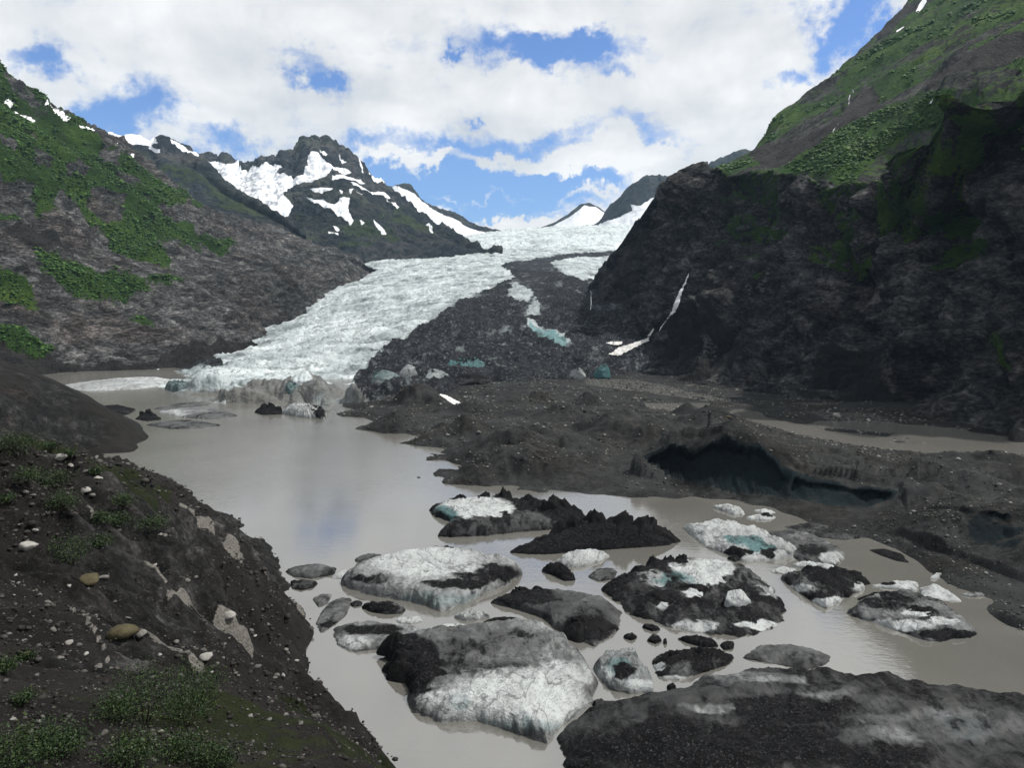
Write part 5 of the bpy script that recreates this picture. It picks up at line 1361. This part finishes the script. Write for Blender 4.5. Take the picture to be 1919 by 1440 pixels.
def shrub(label, a, b, wpx, hfrac, seed, leaves, group=None):
    l, n, ob = hit(a, b)
    if l is None:
        return
    g = np.random.default_rng(seed)
    dist_ = np.linalg.norm(l - np.array([0, 0, CAM_H]))
    rad = wpx / F * dist_ / 2
    ht = rad * 2 * hfrac
    root = bpy.data.objects.new('shrub', None)
    COL.objects.link(root)
    root.location = Vector(l)
    tag(root, label, 'shrub', group)
    nst = 9
    tips, SV, SF = [], [], []
    for k in range(nst):
        az, rr_ = k * 2.4 + g.uniform(-.4, .4), rad * math.sqrt(g.uniform(.05, .75))
        top = np.array([math.cos(az) * rr_, math.sin(az) * rr_, ht * g.uniform(.55, .95) * (1.1 - .45 * rr_ / rad)])
        mid = top * np.array([.35, .35, .5])
        thick = max(.006 * ht, dist_ * .00018)
        b0 = len(SV)
        for p_, w__ in ((np.array([mid[0] * .1, mid[1] * .1, -.15 * ht]), 1.6), (mid, 1.1), (top, .45)):
            for q in range(5):
                SV.append(p_ + thick * w__ * np.array([math.cos(q * 1.2566), math.sin(q * 1.2566), 0]))
        for s__ in (0, 5):
            for q in range(5):
                SF.append((b0 + s__ + q, b0 + s__ + (q + 1) % 5, b0 + s__ + 5 + (q + 1) % 5, b0 + s__ + 5 + q))
        tips += [top, mid * .5 + top * .5, top * np.array([.8, .8, .8])]
    mesh_obj('stems', np.array(SV), SF, M_TWIG, root)
    tips = np.array(tips)
    t_ = tips[g.integers(0, len(tips), leaves)]
    clump = rad * .26
    c = t_ + g.normal(size=(leaves, 3)) * np.array([clump, clump, clump * .75])
    c[:, 2] = np.maximum(c[:, 2], .02 * ht)
    ls = np.maximum(.028, dist_ * .00095) * g.uniform(.6, 1.4, leaves)
    d1 = g.normal(size=(leaves, 3))
    d1 /= np.linalg.norm(d1, axis=1)[:, None]
    d2 = np.cross(d1, g.normal(size=(leaves, 3)))
    d2 /= np.linalg.norm(d2, axis=1)[:, None]
    a1, a2 = d1 * ls[:, None], d2 * (ls * .55)[:, None]
    LV = np.stack([c - a1, c + a2, c + a1, c - a2], 1)
    LF = np.arange(leaves * 4).reshape(-1, 4)
    mesh_obj('foliage', LV, LF, M_LEAF, root, smooth=False)
    return root


SHR = [(17, 850, 74, .45, 'wide dark shrub at the very top of the bank'), (94, 850, 26, .9, 'small upright shrub next to the pale boulder'), (128, 858, 18, .9, 'tiny shrub on the brink of the inlet'), (52, 905, 44, .6, 'bushy shrub beside the pale rock band at the bank top'), (96, 914, 60, .5, 'wide low shrub in the middle of the bank-top thicket'), (178, 893, 22, .8, 'small shrub beside scattered stones'), (117, 956, 52, .55, 'dark shrub below the bank-top thicket'), (230, 955, 42, .75, 'round green shrub standing alone on gravel'), (186, 982, 34, .6, 'low shrub joined to its wider neighbour'), (222, 985, 46, .5, 'low wide shrub between two round shrubs'), (283, 997, 54, .6, 'round shrub nearest the lake edge'), (133, 1058, 66, .75, 'dark green shrub on the bare slope above the ochre boulder'), (186, 1026, 42, .5, 'ragged low shrub beside the dark green shrub'), (11, 942, 28, .6, 'small shrub on the upper slope'), (50, 1240, 24, .8, 'sparse weed clump in the hollow'), (8, 1262, 40, .8, 'dark shrub beside the hollow'),
       (270, 1358, 150, .62, 'broad leafy shrub on the gravel terrace'), (372, 1318, 92, .75, 'tall thin-stemmed shrub behind the broad one'), (352, 1362, 90, .7, 'green shrub at the end of the terrace row'), (215, 1352, 80, .5, 'low shrub joined to the broad leafy one'), (33, 1440, 120, .55, 'dark low shrub at the foot of the terrace'), (112, 1420, 90, .5, 'scrubby clump of twigs and leaves on mossy ground'), (244, 1432, 90, .5, 'sparse leafy clump on mossy ground'), (335, 1425, 90, .4, 'low mossy clump under the terrace row'), (42, 1322, 30, .9, 'small yellowish weed on the terrace'), (400, 1440, 80, .4, 'small dark clump near the brow of the bank')]
for q, (a, b, wd, hf, lab) in enumerate(SHR):
    shrub(lab, a, b, wd, hf, q + 5, int(np.clip(wd * 22, 350, 3200)))

# low scrub that covers the green slopes, too many to count
def scrub(name, label, G, V, n, size, rngs, thr=.45):
    A = G.reshape(-1, 3)
    PXs, PYs = to_pixel(A)
    k = (V.ravel() > thr) & (PXs > rngs[0]) & (PXs < rngs[1]) & (PYs > -30) & (PYs < 830)
    ii = np.where(k)[0]
    wg = np.clip(.5 + fbm(A[ii], 1 / 70, 3, seed=33) * 2, .05, 2)
    sel = rng.choice(ii, n, p=wg / wg.sum())
    P = A[sel] + rng.normal(size=(n, 3)) * np.array([1.5, 1.5, 0])
    sz = np.exp(rng.normal(size=n) * .45) * size * np.clip(P[:, 1] / 1000, .5, 1.4)
    o = scatter_mesh(name, P, sz, M_SCRUB, flat=.7, jit=.42, lift=.2, smooth=True)
    return tag(o, label, 'scrub', kind='stuff')


scrub('hillside_vegetation', 'dense green scrub covering the sunny mountainside', LEFT_G, LEFT_V, 18000, .9, (-30, 720))
scrub('cliff_vegetation', 'green scrub and moss on ledges of the dark rock wall', CLIFF_G, CLIFF_V, 6000, .62, (1100, 1950))
scrub('meadow_vegetation', 'bright green scrub on the high grassy mountain', GRASS_G, GRASS_V, 8000, 1.2, (1270, 1950), .7)

# ------------------------------------------------------------------ air
hz = bpy.data.materials.new('valley_haze')
hz.use_nodes = True
t = NT(hz.node_tree)
pv = t.n('ShaderNodeVolumePrincipled')
pv.inputs['Color'].default_value = (0.50, 0.74, 1.0, 1)
pv.inputs['Density'].default_value = 0.000026
pv.inputs['Anisotropy'].default_value = 0.0
t.n('ShaderNodeOutputMaterial', i_Volume=pv)
x0, x1, y0, y1, z0, z1 = -5000, 5000, -400, 8000, -60, 1500
HV = [(x, y, z) for x in (x0, x1) for y in (y0, y1) for z in (z0, z1)]
haze = mesh_obj('haze', np.array(HV), [(0, 1, 3, 2), (4, 6, 7, 5), (0, 4, 5, 1), (2, 3, 7, 6), (0, 2, 6, 4), (1, 5, 7, 3)], hz, smooth=False)
tag(haze, 'thin blue mountain air filling the valley', 'haze', kind='stuff')
